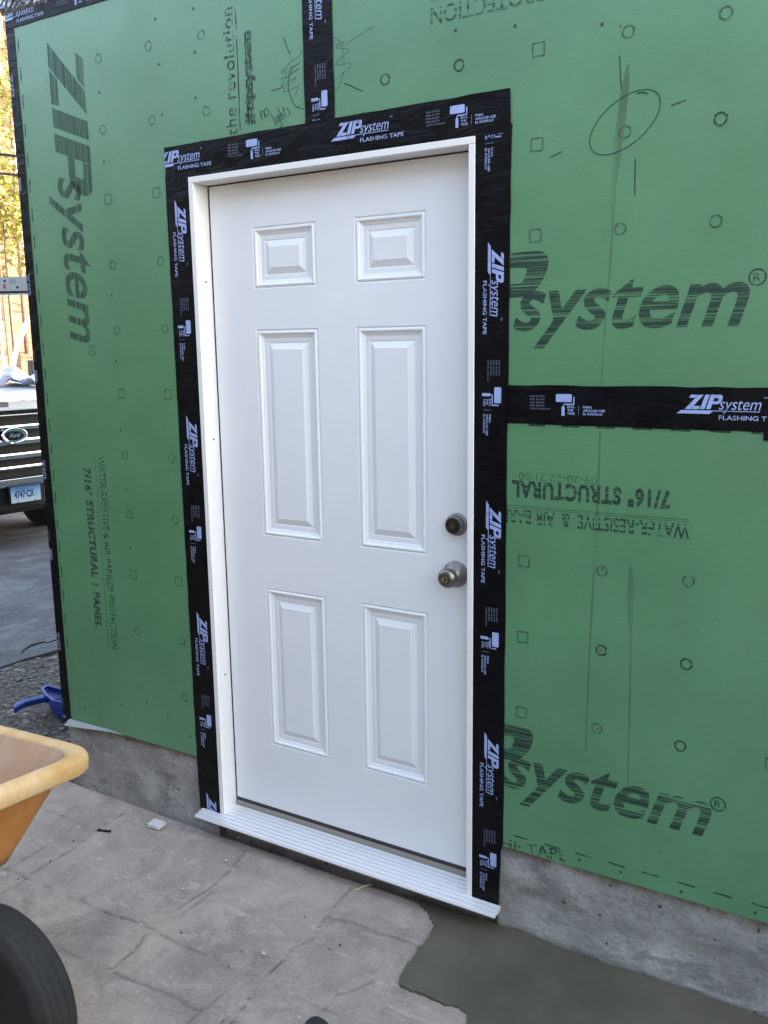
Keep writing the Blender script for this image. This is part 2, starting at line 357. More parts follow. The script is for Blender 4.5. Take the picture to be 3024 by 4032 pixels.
# ------------------------------------------------------------------ ground height
def terrain(x, y):
    x = np.asarray(x, float); y = np.asarray(y, float)
    d = np.clip((-1.4 - x) / 4.2, 0, 1); z = -.115 - .185 * d * d * (3 - 2*d) * 1.0
    far = np.clip((-(x + 9) * .85 + (y - 4) * .45) / 22, 0, 3)
    return z + 4.6 * far**1.5
def grid_mesh(name, xs, ys, zf, m, parent=None, smooth=True):
    X, Y = np.meshgrid(xs, ys); Z = zf(X, Y); n, k = X.shape
    me = bpy.data.meshes.new(name); v = np.stack([X, Y, Z], -1).reshape(-1, 3)
    i = (np.arange(n-1)[:, None]*k + np.arange(k-1)[None]).ravel(); f = np.stack([i, i+1, i+k+1, i+k], 1)
    me.from_pydata(v.tolist(), [], f.tolist()); return link(name, me, m, parent, smooth)
xs = np.concatenate([np.arange(-90, -12, 1.2), np.arange(-12, 6, .35), np.arange(6, 60, 3)]); ys = np.concatenate([np.arange(-50, -4, 2.5), np.arange(-4, 12, .35), np.arange(12, 90, 1.2)])
tag(grid_mesh('ground', xs, ys, lambda X, Y: terrain(X, Y) - .03, LITTER), 'brown leaf litter ground rising under the trees', 'ground', kind='structure')
def bumpz(X, Y, a, s): return a*(np.sin(X*s+Y*s*.7)+np.sin(X*s*1.7-Y*s*1.3+1)+np.sin(X*s*.6+Y*s*2.1+2))/3
def edge_x(Y): return -2.80 + .35*np.clip((Y-.9)/1.2, -3, 1.4) + .035*np.sin(Y*9) + .02*np.sin(Y*23+1)
def drive():
    n = 120; ysr = np.linspace(-6, 12, n); ts = np.linspace(0, 1, 46); V = []
    for yv in ysr:
        x1 = float(edge_x(yv)); X = x1 + (-13 - x1)*ts**1.3; V += [(a, yv, float(terrain(a, yv)) + .012 + float(bumpz(a, yv, .006, 3))) for a in X]
    k = len(ts); F = [(i*k+j, i*k+j+1, (i+1)*k+j+1, (i+1)*k+j) for i in range(n-1) for j in range(k-1)]
    # a broken kerb-like edge face down to the soil
    base = len(V); V += [(V[i*k][0], V[i*k][1], V[i*k][2]-.05) for i in range(n)]; F += [(i*k, (i+1)*k, base+i+1, base+i) for i in range(n-1)]
    me = bpy.data.meshes.new('driveway'); me.from_pydata(V, [], F); return link('driveway', me, ASPHALT)
tag(drive(), 'worn grey asphalt driveway under the white pickup truck', 'driveway', kind='structure')
tag(grid_mesh('soil', np.arange(-3.6, -1.0, .03), np.arange(-1.4, 3.2, .03), lambda X, Y: terrain(X, Y) + bumpz(X, Y, .008, 14) + rng.normal(0, .003, X.shape), SOIL), 'dark gravelly soil between the house corner and the driveway', 'soil', kind='structure')
def pebbles():
    ico = bmesh.new(); bmesh.ops.create_icosphere(ico, subdivisions=1, radius=1); iv = np.array([v.co for v in ico.verts]); jf = np.array([[v.index for v in f.verts] for f in ico.faces]); ico.free()
    V = []; F = []; n = 0
    for _ in range(6500):
        x = rng.uniform(-3.1, -1.28); y = rng.uniform(-.9, 2.0)
        if x < edge_x(np.array(y)) + .02: continue
        if x > -1.72 and y < .10: continue
        r = abs(rng.normal(.003, .0042)) + .0022; s = np.array([r*rng.uniform(.8, 1.7), r*rng.uniform(.8, 1.4), r*rng.uniform(.4, .8)])
        a = rng.uniform(0, 6.3); q = iv*s*rng.uniform(.8, 1.2, (len(iv), 1)); q = np.stack([q[:, 0]*math.cos(a)-q[:, 1]*math.sin(a), q[:, 0]*math.sin(a)+q[:, 1]*math.cos(a), q[:, 2]], 1)
        V.append(q + [x, y, float(terrain(x, y)) + s[2]*.5 + float(bumpz(x, y, .008, 14))]); F.append(jf + n); n += len(iv)
    me = bpy.data.meshes.new('gravel'); me.from_pydata(np.concatenate(V).tolist(), [], np.concatenate(F).tolist()); return link('gravel', me, STONE)
tag(pebbles(), 'loose grey gravel scattered over the soil by the house corner', 'gravel', kind='stuff')
# joint lines of the stamped slate pattern, as ground points (x, y)
JOINTS = [
 ([(-0.952, -0.528), (-0.951, -0.463), (-0.946, -0.386), (-0.95, -0.323), (-0.962, -0.234), (-0.963, -0.206)], 1),
 ([(-0.834, -0.702), (-0.834, -0.619), (-0.838, -0.563), (-0.85, -0.513), (-0.859, -0.407), (-0.857, -0.318), (-0.874, -0.203), (-0.878, -0.177), (-0.884, -0.075), (-0.884, -0.009)], 1),
 ([(-1.145, -0.532), (-0.924, -0.512), (-0.853, -0.511), (-0.827, -0.508), (-0.696, -0.511), (-0.612, -0.506), (-0.526, -0.506), (-0.45, -0.504), (-0.372, -0.482), (-0.26, -0.495), (-0.116, -0.495)], 1.2),
 ([(-0.541, -0.714), (-0.535, -0.665), (-0.533, -0.61), (-0.53, -0.549), (-0.526, -0.52)], 0.7),
 ([(-0.613, -0.7), (-0.482, -0.687), (-0.445, -0.683), (-0.373, -0.686), (-0.305, -0.673), (-0.292, -0.659), (-0.295, -0.598), (-0.306, -0.555), (-0.319, -0.519)], 1),
 ([(-0.277, -0.673), (-0.195, -0.676), (-0.135, -0.668), (-0.077, -0.661), (-0.018, -0.668), (0.02, -0.668), (0.033, -0.66)], 1),
 ([(-1.179, -0.191), (-1.114, -0.189), (-1.057, -0.182)], 0.6),
 ([(-0.32, -0.382), (-0.311, -0.256), (-0.314, -0.166), (-0.327, -0.101), (-0.341, -0.034)], 0.9),
 ([(-0.298, -0.4), (-0.288, -0.336), (-0.29, -0.251)], 0.7),
 ([(-0.116, -0.495), (-0.059, -0.498), (-0.004, -0.506), (0.043, -0.501), (0.087, -0.493)], 1),
 ([(0.093, -0.5), (0.097, -0.414), (0.089, -0.348), (0.113, -0.304), (0.121, -0.224), (0.121, -0.185)], 1.1),
 ([(0.116, -0.711), (0.123, -0.66), (0.098, -0.507)], 0.9),
 ([(0.034, -0.744), (0.035, -0.72), (0.036, -0.667), (0.031, -0.567), (0.034, -0.506), (0.022, -0.428)], 0.8),
 ([(0.099, -0.191), (0.168, -0.184), (0.277, -0.185), (0.351, -0.18)], 1),
 ([(-0.046, -0.669), (-0.003, -0.674), (0.025, -0.668)], 0.7),
 ([(0.304, -0.508), (0.304, -0.452), (0.331, -0.411), (0.354, -0.35)], 0.9),
 ([(0.113, -0.304), (0.093, -0.201), (0.085, -0.124), (0.083, -0.039)], 0.8)]
JOINTS += [([(-1.7, -.195), (-.884, -.195)], .7), ([(.351, -.18), (.9, -.185)], .6), ([(.087, -.493), (.304, -.508), (.9, -.50)], .5), ([(-1.7, -.86), (-.2, -.87), (.6, -.86), (2.4, -.88)], 1),
 ([(-.55, -.71), (-.54, -.87)], .8), ([(.10, -.66), (.09, -.87), (.1, -1.4)], 1), ([(-1.7, -1.4), (2.4, -1.39)], 1), ([(.95, -.5), (.96, -1.4)], .9), ([(-.62, -1.4), (-.61, -2.0)], .9), ([(-1.7, -2.0), (2.4, -2.0)], 1), ([(.4, -1.4), (.41, -2.6)], .9), ([(1.4, -.87), (1.41, -2)], .9), ([(-1.25, -.53), (-1.25, -1.4)], .9)]
def patio():
    step = .0072; xs = np.arange(-1.72, 2.75, step); ys = np.arange(-1.72, .034, step); X, Y = np.meshgrid(xs, ys)
    wob = .0028*(np.sin(X*31+Y*17)+np.sin(Y*43-X*11)*.6); wob2 = .0028*(np.sin(Y*29+X*13)+np.sin(X*39-Y*19)*.6)
    D = np.full(X.shape, 9.); W = np.zeros(X.shape)
    for pts, wd in JOINTS:
        for (a, b), (c, d) in zip(pts[:-1], pts[1:]):
            sel = (X > min(a, c)-.05) & (X < max(a, c)+.05) & (Y > min(b, d)-.05) & (Y < max(b, d)+.05)
            if not sel.any(): continue
            px, py = X[sel]+wob[sel]-a, Y[sel]+wob2[sel]-b; lx, ly = c-a, d-b; t = np.clip((px*lx+py*ly)/(lx*lx+ly*ly+1e-9), 0, 1)
            g = np.hypot(px-t*lx, py-t*ly); g0 = D[sel]; D[sel] = np.minimum(g0, g); ww = W[sel]; ww[g < g0] = wd; W[sel] = ww
    wid = .0036*(1+.4*np.sin(X*7+Y*5)); prof = np.exp(-(D/wid)**2)*W
    Z = -.085 + .0035*np.sin(X*3.1+Y*2.3) + .0022*np.sin(X*9-Y*7+1)*np.sin(Y*11+X*3) + .0016*np.sin(X*23+Y*9)*np.sin(Y*27-X*8) - .0068*prof
    Z = Z - .03*np.clip((Y+.004)/.012, 0, 1)
    v = np.stack([X, Y, Z], -1).reshape(-1, 3); n, k = X.shape
    i = (np.arange(n-1)[:, None]*k + np.arange(k-1)[None]).ravel(); f = np.stack([i, i+1, i+k+1, i+k], 1)
    me = bpy.data.meshes.new('patio'); me.from_pydata(v.tolist(), [], f.tolist())
    at = me.attributes.new('joint_dirt', 'FLOAT', 'POINT')
    brk = np.clip(.78+.45*np.sin(X*13+Y*9)*np.sin(X*5-Y*17+2), .3, 1)
    at.data.foreach_set('value', np.clip(np.exp(-(D/(wid*.8))**2)*W*brk*.75, 0, 1).ravel().astype(np.float32))
    o = link('patio', me, PATIO, None, True)
    return o
tag(patio(), 'grey brown stamped concrete patio with slate pattern joints', 'patio', kind='structure')
def patch():
    pts = [(.27,-.002),(.295,-.004),(.351,-.04),(.398,-.085),(.406,-.136),(.405,-.191),(.411,-.285),(.428,-.344),(.458,-.349),(.497,-.341),(.555,-.349),(.603,-.341),(.632,-.348),(.642,-.373),(.66,-.43),(.80,-.50),(1.3,-.52),(2.0,-.50),(2.6,-.45)]
    e = []
    for (a, b), (c, d) in zip(pts[:-1], pts[1:]):
        k = max(2, int(math.hypot(c-a, d-b)/.009))
        for j in range(k):
            t = j/k; q = 1 if c < .7 else .4; e.append((a+(c-a)*t + random.uniform(-.0038, .0038)*q, b+(d-b)*t + random.uniform(-.0038, .0038)*q))
    top = []; n = 150
    for j in range(n):
        x = 2.6 - (2.6-.27)*j/n; top.append((x, .0075 + .0035*math.sin(x*13)+.002*math.sin(x*41) + random.uniform(-.001, .001)))
    ring = e + top; bm = bmesh.new(); vv = [bm.verts.new((x, y, -.0765)) for x, y in ring]; f = bm.faces.new(vv)
    if f.normal.z < 0: f.normal_flip()
    r = bmesh.ops.inset_region(bm, faces=[f], thickness=.006, depth=.0022)
    r2 = bmesh.ops.extrude_edge_only(bm, edges=[x for x in bm.edges if x.is_boundary])
    for g in r2['geom']:
        if isinstance(g, bmesh.types.BMVert): g.co.z = -.10
    bmesh.ops.triangulate(bm, faces=[q for q in bm.faces if len(q.verts) > 4])
    me = bpy.data.meshes.new('concrete_patch'); bm.to_mesh(me); bm.free(); return link('concrete_patch', me, WET)
tag(patch(), 'dark damp fresh concrete patch beside the doorway', 'concrete', kind='structure')

YARD = litter_mat('low_bounce_soil', [(.3, (.03, .027, .024)), (.55, (.07, .062, .055)), (.75, (.12, .11, .10))], 5, .9, .03)  # unseen ground, made dark to cut bounce light onto the wall
tag(grid_mesh('yard', np.arange(-9, 14, .25), np.arange(-4.6, -1.69, .06), lambda X, Y: -.10 + bumpz(X, Y, .012, 9) + 0*X, YARD), 'unseen yard ground darkened to cut bounce light on the wall', 'yard', kind='structure')
# ------------------------------------------------------------------ house: hull, foundation, boards
XC, XS, ZB, ZT = -1.251, .0096, .181, 2.665
house = empty('house', (3.5, 4, 0), 'unfinished house wrapped in green sheathing behind the white door', 'house')
b = MB(); b.box((XC+.006, .0115, ZB), (-.50, .14, 4.4)); b.box((.50, .0115, ZB), (9, .14, 4.4)); b.box((-.50, .0115, 2.10), (.50, .14, 4.4)); b.box((XC+.006, .14, -.3), (9, 8, 4.4)); b.build('wall_framing', WOODR, house)
b = MB(); b.box((XC+.0005, -.0, ZT+.003), (9, .0113, 4.4)); b.build('upper_sheathing', GREEN, house)
b = MB(); b.box((XC-.006, .012, ZB), (XC+.0055, 8, 4.4)); b.build('end_wall_sheathing', GREEN, house)
b = MB(); b.box((2.505, 0, ZB), (9, .0113, ZT)); b.build('far_sheathing', GREEN, house)
ROOFM = litter_mat('roof_shingle', [(.3, (.03, .03, .033)), (.7, (.07, .07, .075))], 9)
b = MB(); b.prismx([(-.04, 4.4), (8.04, 4.4), (8.04, 4.46), (4, 6.2), (-.04, 4.46)], XC-.05, 9.1); b.build('roof', ROOFM, house)
def found(name, x0, x1, label, y=.02):
    st = .012; xs = np.arange(x0, x1+.001, st); zs = np.arange(-.26, ZB-.002, st); zs = np.append(zs, ZB-.002)
    X, Z = np.meshgrid(xs, zs); Y = y + .0035*np.sin(X*11+Z*9)*np.sin(Z*17+X*3) + .002*np.sin(X*37+Z*21) + rng.normal(0, .0009, X.shape)
    Y += .006*np.clip((Z-.06-.02*np.sin(X*5))/.02, -1, 1)*-.5
    v = np.stack([X, Y, Z], -1).reshape(-1, 3); n, k = X.shape
    i = (np.arange(n-1)[:, None]*k + np.arange(k-1)[None]).ravel(); f = np.stack([i, i+1, i+k+1, i+k], 1).tolist(); V = v.tolist(); m0 = len(V)
    for j in (0, k-1): V += [(X[r, j], .139, Z[r, j]) for r in range(n)]
    for c, j in enumerate((0, k-1)):
        q = m0 + c*n; f += [(r*k+j, (r+1)*k+j, q+r+1, q+r) for r in range(n-1)]
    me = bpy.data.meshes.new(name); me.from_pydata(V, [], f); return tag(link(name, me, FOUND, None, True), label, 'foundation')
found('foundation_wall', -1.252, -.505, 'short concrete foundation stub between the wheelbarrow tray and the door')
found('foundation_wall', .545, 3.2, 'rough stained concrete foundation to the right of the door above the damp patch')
b = MB(); b.box((-.505, .05, -.3), (.545, .139, -.03)); tag(b.build('foundation_sill', FOUND), 'recessed concrete ledge in shadow under the door threshold', 'foundation')

def board(name, poly, label):
    b = MB(); b.prism(poly, 0, .011); return tag(b.build(name, GREEN), label, 'wall panel', 'green sheathing boards')
FX = .4767; PZ = 2.081
brd_l = board('sheathing_panel', [(XC, ZB), (-FX-.004, ZB), (-FX-.004, PZ+.003), (XS-.001, PZ+.003), (XS-.001, ZT), (XC, ZT)], 'green sheathing board at the house corner left of the door with large vertical lettering')
brd_u = board('sheathing_panel', [(XS+.001, PZ+.003), (FX+.004, PZ+.003), (FX+.004, 1.4205), (2.5, 1.4205), (2.5, ZT), (XS+.001, ZT)], 'green sheathing board above and right of the door with a pencilled oval')
brd_d = board('sheathing_panel', [(FX+.004, ZB), (2.5, ZB), (2.5, 1.4185), (FX+.004, 1.4185)], 'green sheathing board low on the right above the foundation with upside down lettering')
YI = -.0006
CL = (XC, -.50, ZB+.001, ZT-.02); CU = (.49, 2.49, 1.425, ZT-.02); CD = (.49, 2.49, ZB+.001, 1.417)
# big printing, left board reads downwards (ang -90: u -> -z, v -> +x)
F = add_logo(Flat(), 0, 0, 1, 1); F.lay('printed_logo', INK_V, brd_l, (-1.0615, 2.56), -90, YI)
F = Flat(); F.text('system', .419, .003, .545, 0, .30, .014, .104, 1.0); F.lay('printed_word', INK_V, brd_l, (-1.0615, 2.56), -90, YI)
F = Flat(); F.ring(.988, .108, .020, .0165); F.text('R', .979, .098, .018, .02, 0, .01); F.lay('printed_mark', INK_FADE, brd_l, (-1.0615, 2.56), -90, YI)
F = Flat(); F.text('7/16" STRUCTURAL 1 PANEL', 0, 0, .587, .039, .06, .055, space=1.12); F.lay('printed_line', INK_FD2, brd_l, (-1.041, 1.165), -90, YI)
F = Flat(); F.rect(0, -.0030, .70, -.0005); F.lay('printed_rule', INK_V, brd_l, (-.976, 1.209), -90, YI)
F = Flat(); F.text('WATER-RESISTIVE & AIR BARRIER PROTECTION', 0, 0, .700, .032, 0, .008); F.lay('printed_line', INK_DOTV, brd_l, (-.9625, 1.209), -90, YI)
F = Flat(); F.text('in the revolution', 0, 0, .40, .042, 0, .012, space=1.1); F.rect(-.01, -.012, .42, -.008); F.lay('printed_line', INK_DOTV, brd_l, (-.280, 2.12), 90, YI, (XC, 0, 2.15, 2.65))
F = Flat(); F.text('#zipsystem', 0, 0, .246, .045, 0, .03); F.lay('printed_line', INK_DOTV, brd_l, (-.207, 2.196), 90, YI)
F = Flat(); F.text('#zipsystem', .004, .002, .246, .045, 0, .02); F.lay('printed_line', INK_FADE, brd_l, (-.204, 2.198), 90, YI-.0001)
# right boards
def shred(bm): pass
def big_system(brd, x0, z0, wid, xh, rx, rz, px, clip, s):
    F = add_logo(Flat(), 0, 0, s, s, 'P'); pu = .496*s
    F.lay('printed_logo', INK_H, brd, (px - pu, z0 + .02), 0, YI, clip)
    F = Flat(); F.text('system', 0, 0, wid, 0, .30, .016, xh, 1.0); F.lay('printed_word', INK_H, brd, (x0, z0), 0, YI-.0001, clip)
    F = Flat(); F.ring(rx, rz, .019, .015); F.text('R', rx-.008, rz-.009, .016, .018, 0, .01); F.lay('printed_mark', INK_S, brd, (0, 0), 0, YI, clip)
big_system(brd_u, .582, 1.604, .557, .094, 1.152, 1.707, .678, CU, 1.03)
big_system(brd_d, .565, .365, .557, .090, 1.135, .460, .660, CD, 1.0)
F = Flat(); F.text('7/16" STRUCTURAL 1 PANEL', 0, 0, .593, .048, 0, .045, space=1.12); F.lay('printed_line', INK_S, brd_d, (.988, 1.226), 180, YI, CD)
F = Flat(); F.rect(0, .0, .70, .0022); F.rect(0, .0055, .70, .0075); F.lay('printed_rule', INK_FADE, brd_d, (1.036, 1.159), 180, YI, CD)
F = Flat(); F.text('WATER-RESISTIVE  &  AIR BARRIER PROTECTION', 0, 0, .745, .036, 0, .012); F.lay('printed_line', INK_DOT, brd_d, (1.036, 1.148), 180, YI, CD)
F = Flat(); F.text('09-20-22 21:00', 0, 0, .206, .020, 0, -.004); F.lay('printed_date', INK_FADE, brd_d, (.81, 1.246), 180, YI, CD)
F = Flat(); F.text('BARRIER PROTECTION', 0, 0, .50, .042, 0, .015); F.rect(.34, -.02, .50, -.014); F.lay('printed_line', INK_DTF, brd_u, (.851, 2.398), 180, YI, (XS, 2.4, 2.1, 2.64))
F = Flat(); F.text('ROLL THE TAPE', 0, 0, .36, .034, 0, .004); F.lay('printed_line', INK_DOT, brd_d, (.40, .158), 5, YI, CD)
def marks(brd, circles, squares, dark=1):
    for x, z in circles:
        Flat().ring(x+random.uniform(-.003, .003), z, .0152, .0105, 22, 1, .06).lay('nailing_circle', INK_S if dark and random.random() < .6 else INK_FADE, brd, y=YI)
    for x, z in squares:
        r = .0145; F = Flat()
        for q in ([(x-r, z-r), (x+r, z-r)], [(x+r, z-r), (x+r, z+r)], [(x+r, z+r), (x-r, z+r)], [(x-r, z+r), (x-r, z-r)]): F.line(q, .0042)
        F.lay('nailing_square', INK_FADE, brd, y=YI)
def each(F, name, m, brd, y, clip=None):
    for f in F.f:
        q = Flat(); q.poly([F.v[i] for i in f]); q.lay(name, m, brd, y=y, clip=clip)
marks(brd_l, [(x, z) for x in (-.827, -.613) for z in (2.473, 2.262, 1.844, 1.635, 1.218, 1.014, .595, .39)] + [(-.399, 2.467), (-.397, 2.258)], [(x, z) for x in (-.826, -.613) for z in (2.05, 1.427, .802)], 0)
marks(brd_u, [(x, z) for x in (.218, .428) for z in (2.2515, 2.463)] + [(x, z) for x in (.849, 1.059, 1.48) for z in (2.464, 2.254, 2.043, 1.831)], [(x, z) for x in (.638, 1.27) for z in (2.464, 2.253, 2.041, 1.831)])
marks(brd_d, [(x, z) for x in (.832, 1.042, 1.46) for z in (1.01, .803, .590)], [(x, z) for x in (.621, 1.25) for z in (1.012, .804, .591)])
F = Flat()
for k in range(24):
    z = 2.599 - k*.0905 + random.uniform(-.004, .004)
    if z > .25: F.line([(-1.2, z), (-1.2015, z-.043)], .0066)
each(F, 'edge_dash', INK_FD2, brd_l, YI); F = Flat()
for k in range(46):
    z = 1.22 - k*.0132
    F.line([(-1.219, z), (-1.207 + (.008 if k % 4 == 0 else 0), z)], .0018)
F.lay('edge_ruler', INK_FADE, brd_l, y=YI)
F = Flat()
for k in range(20): x = .515 + .0888*k; F.line([(x, .2235), (x+.045, .2225)], .0042)
each(F, 'edge_dash', INK_S, brd_d, YI, CD)
F = Flat()
for k in range(20): x = .628 + .0885*k; F.line([(x, 1.3695), (x+.045, 1.3690)], .0065)
each(F, 'edge_dash', INK_S, brd_d, YI, CD)
F = Flat()
for x, z in [(-.578,2.542),(-.428,2.424),(-.574,2.415),(-.835,2.374),(-.433,2.3),(-.571,2.273),(-.834,2.166),(-.426,2.542),(-.839,1.748),(-.84,1.534),(-.839,1.303),(-.834,1.099),(-.832,.894),(-.80,.335),(-.70,.31),(-.93,.30),(-1.05,.285),(-1.13,.245),(-.60,.25)]: F.disc(x, z, .0042, 10)
each(F, 'nail_head', NAIL, brd_l, YI-.0003)
F = Flat()
for x, z in [(.421,2.333),(.578,2.315),(.79,2.28)]: F.disc(x, z, .0045, 10)
each(F, 'nail_head', NAIL, brd_u, YI-.0003)
F = Flat()
for x, z in [(.843,2.046),(.838,1.838),(.832,2.268),(.829,1.69)]: F.disc(x, z, .0032, 10)
each(F, 'red_nail_head', REDNAIL, brd_u, YI-.0004)
F = Flat()
for x, z in [(.83,1.014),(.832,.803),(.832,.59),(.82,1.222)]: F.disc(x, z, .0034, 10)
each(F, 'red_nail_head', REDNAIL, brd_d, YI-.0004)
F = Flat()
for x in (.793, .905, 1.06, 1.235): F.disc(x, .206 - (.006 if x > 1 else 0), .0042, 10)
each(F, 'nail_head', NAIL, brd_d, YI-.0003)
# pencil work
def wig(pts, n=6, a=.002):
    o = []
    for (p, q), (r, s) in zip(pts[:-1], pts[1:]):
        for k in range(n): t = k/n; o.append((p+(r-p)*t+random.uniform(-a, a)*.5, q+(s-q)*t+random.uniform(-a, a)*.5))
    return o + [pts[-1]]
def oval(c, a, b_, ang, n=60): return [(c[0]+a*math.cos(t)*math.cos(ang)-b_*math.sin(t)*math.sin(ang), c[1]+a*math.cos(t)*math.sin(ang)+b_*math.sin(t)*math.cos(ang)) for t in [2*math.pi*k/n for k in range(n+3)]]
F = Flat(); F.line(oval((.848, 2.063), .089, .051, R(33)), .0026); F.line([(.875, 2.1215), (.888, 2.1225), (.899, 2.117)], .004)
F.line([(.832, 2.208), (.839, 2.135)], .003); F.line([(.951, 2.085), (.984, 2.092)], .003); F.line([(.876, 1.982), (.878, 1.902)], .003); F.line([(.672, 2.008), (.702, 2.018)], .003)
F.lay('pencil_oval', PENCIL, brd_u, y=YI-.0002)
F = Flat()
for q in ([(.187,2.384),(.149,2.375),(.117,2.364),(.097,2.357)], [(.061,2.379),(.069,2.377),(.08,2.369),(.086,2.349),(.091,2.326),(.092,2.305)], [(.064,2.358),(.084,2.363),(.093,2.363),(.088,2.357),(.068,2.354)],
          [(.064,2.353),(.084,2.349),(.107,2.344),(.107,2.339),(.09,2.33),(.067,2.318),(.065,2.313),(.083,2.308),(.104,2.309),(.114,2.305),(.111,2.299),(.095,2.29),(.064,2.276)], [(.09,2.289),(.084,2.273),(.063,2.245)]): F.line(wig(q, 4, .0012), .0022)
F.lay('pencil_scribble', PENCIL_F, brd_u, y=YI-.0002)
F = Flat(); F.line([(.09,2.261),(.107,2.255),(.125,2.244),(.148,2.234)], .0032); F.lay('pencil_stroke', PENCIL, brd_u, y=YI-.0002)
F = Flat()
for q in ([(-.105,2.409),(-.099,2.394),(-.09,2.372),(-.084,2.362)], [(-.154,2.279),(-.125,2.28),(-.111,2.283)], [(-.078,2.331),(-.088,2.311),(-.094,2.291),(-.094,2.271),(-.084,2.248),(-.073,2.227),(-.066,2.223),(-.045,2.215)]): F.line(wig(q, 4, .001), .0026)
F.lay('pencil_stroke', PENCIL, brd_l, y=YI-.0002)
F = Flat(); F.line(wig([(-.042,2.365),(-.056,2.352),(-.082,2.342),(-.109,2.327),(-.115,2.319),(-.095,2.325),(-.052,2.336),(-.076,2.325),(-.109,2.311),(-.117,2.302),(-.052,2.322),(-.086,2.311),(-.115,2.294),(-.118,2.286),(-.067,2.301),(-.075,2.292),(-.111,2.277),(-.111,2.269),(-.059,2.277),(-.062,2.267),(-.079,2.25)], 4, .0015), .0024)
F.line([(-.066,2.223),(-.042,2.232)], .002); F.lay('pencil_scribble', PENCIL_F, brd_l, y=YI-.0002)
F = Flat()          # handwritten: no lights
def hand(F, strokes, ox, oz, s, ang):
    for st in strokes: F.line([(ox+(a*math.cos(ang)-b_*math.sin(ang))*s, oz+(a*math.sin(ang)+b_*math.cos(ang))*s) for a, b_ in st], .0024)
hand(F, [[(0,1),(.05,0),(.1,.6),(.35,1),(.5,.7),(.55,0)], [(.9+.3*math.cos(t), .5+.48*math.sin(t)) for t in [k*.52 for k in range(13)]]], -.190, 2.207, .024, R(16))
hand(F, [[(0,1.7),(.05,0)], [(.35,.9),(.38,0)], [(.34,1.25),(.36,1.3)], [(.95,.8),(.7,.95),(.6,.5),(.75,.1),(.95,.4),(1.0,.9),(.95,-.5),(.75,-.8),(.55,-.5)], [(1.25,1.7),(1.25,0)], [(1.25,.5),(1.45,.9),(1.6,.5),(1.6,0)], [(1.95,1.5),(1.95,.1),(2.1,0)], [(1.75,1),(2.2,1.05)], [(2.7,.9),(2.45,.8),(2.7,.4),(2.6,.05),(2.35,.1)]], -.142, 2.186, .0215, R(24))
F.lay('pencil_note', PENCIL, brd_l, y=YI-.0002)
def streak(brd, pts, wds, m, y=YI-.00015):
    F = Flat()
    L_ = [(x-w_/2, z) for (x, z), w_ in zip(pts, wds)]; R_ = [(x+w_/2, z) for (x, z), w_ in zip(pts, wds)]
    for i in range(len(pts)-1): F.poly([L_[i], R_[i], R_[i+1], L_[i+1]])
    F.lay('water_stain', m, brd, y=y)
streak(brd_u, [(.852,2.185),(.849,2.15),(.844,2.10),(.839,2.05),(.834,2.01),(.832,1.97),(.829,1.93),(.828,1.85),(.827,1.776),(.818,1.6),(.813,1.475)], [.006,.015,.020,.021,.019,.017,.012,.007,.005,.005,.005], STAIN)
streak(brd_d, [(.814,1.36),(.813,1.17),(.808,.95),(.805,.85),(.803,.7),(.801,.523)], [.005,.006,.007,.005,.004,.004], STAIN)
streak(brd_d, [(.901,1.03),(.902,1.0),(.904,.95),(.906,.90),(.907,.87),(.909,.8),(.913,.6),(.914,.42)], [.006,.013,.017,.015,.006,.004,.004,.003], STAIN)

# ------------------------------------------------------------------ flashing tape
def tape(name, poly, label, y=-.0019, th=.0012, m=None, wav=.0012, group='black flashing tape strips'):
    """thin strip with gently uneven edges; poly is an outline in (x,z)"""
    e = []
    for i, (a, b) in enumerate(poly):
        c, d = poly[(i+1) % len(poly)]; k = max(1, int(math.hypot(c-a, d-b)/.05))
        for j in range(k):
            t = j/k; q = wav if j else 0; e.append((a+(c-a)*t+random.uniform(-q, q), b+(d-b)*t+random.uniform(-q, q)))
    b = MB(); b.prism(e, y, y+th); return tag(b.build(name, m or TAPE, bevel=.0004, seg=1), label, 'tape', group)
J = .4765
tp = tape('flashing_tape', [(-.574, .17), (-.570, -.012), (-J+.001, -.012), (-J+.001, 2.098), (-.572, 2.098)], 'vertical black printed tape along the hinge side of the white door')
print_tape(tp, [2.02, 1.362, .709, .057], -.5255, -90, -.0024, (-.573, -J, -.011, 2.078))
tp = tape('flashing_tape', [(J-.001, -.02), (.560, -.02), (.566, .165), (.5725, .19), (.5705, 1.2), (.5735, 2.06), (.575, 2.098), (J-.001, 2.098)], 'vertical black printed tape along the knob side of the white door')
print_tape(tp, [2.479, 1.824, 1.166, .512], .5255, -90, -.0024, (J, .575, -.02, 2.078))
tp = tape('flashing_tape', [(-.5675, 2.0795), (.572, 2.0795), (.5685, 2.1785), (-.5685, 2.1765)], 'black printed tape across the top of the white door frame', -.0034)
print_tape(tp, [.046, -.609], 2.1315, 0, -.0039, (-.567, .5705, 2.08, 2.178))
tp = tape('flashing_tape', [(-.0395, 2.17), (.0585, 2.17), (.0575, 2.672), (-.0405, 2.672)], 'short vertical black tape over the board seam above the white door')
print_tape(tp, [2.614], .0095, -90, -.0024, (-.039, .058, 2.18, 2.63))
tp = tape('flashing_tape', [(.5695, 1.3715), (2.45, 1.3695), (2.45, 1.4675), (.5695, 1.469)], 'horizontal black printed tape over the seam right of the white door')
print_tape(tp, [.339, .994, 1.65], 1.4205, 0, -.0024, (.574, 2.4, 1.37, 1.469))
tp = tape('flashing_tape', [(1.185, 1.352), (1.283, 1.352), (1.283, 1.40), (1.185, 1.40)], 'small black tape patch hanging below the horizontal seam tape', -.0030)
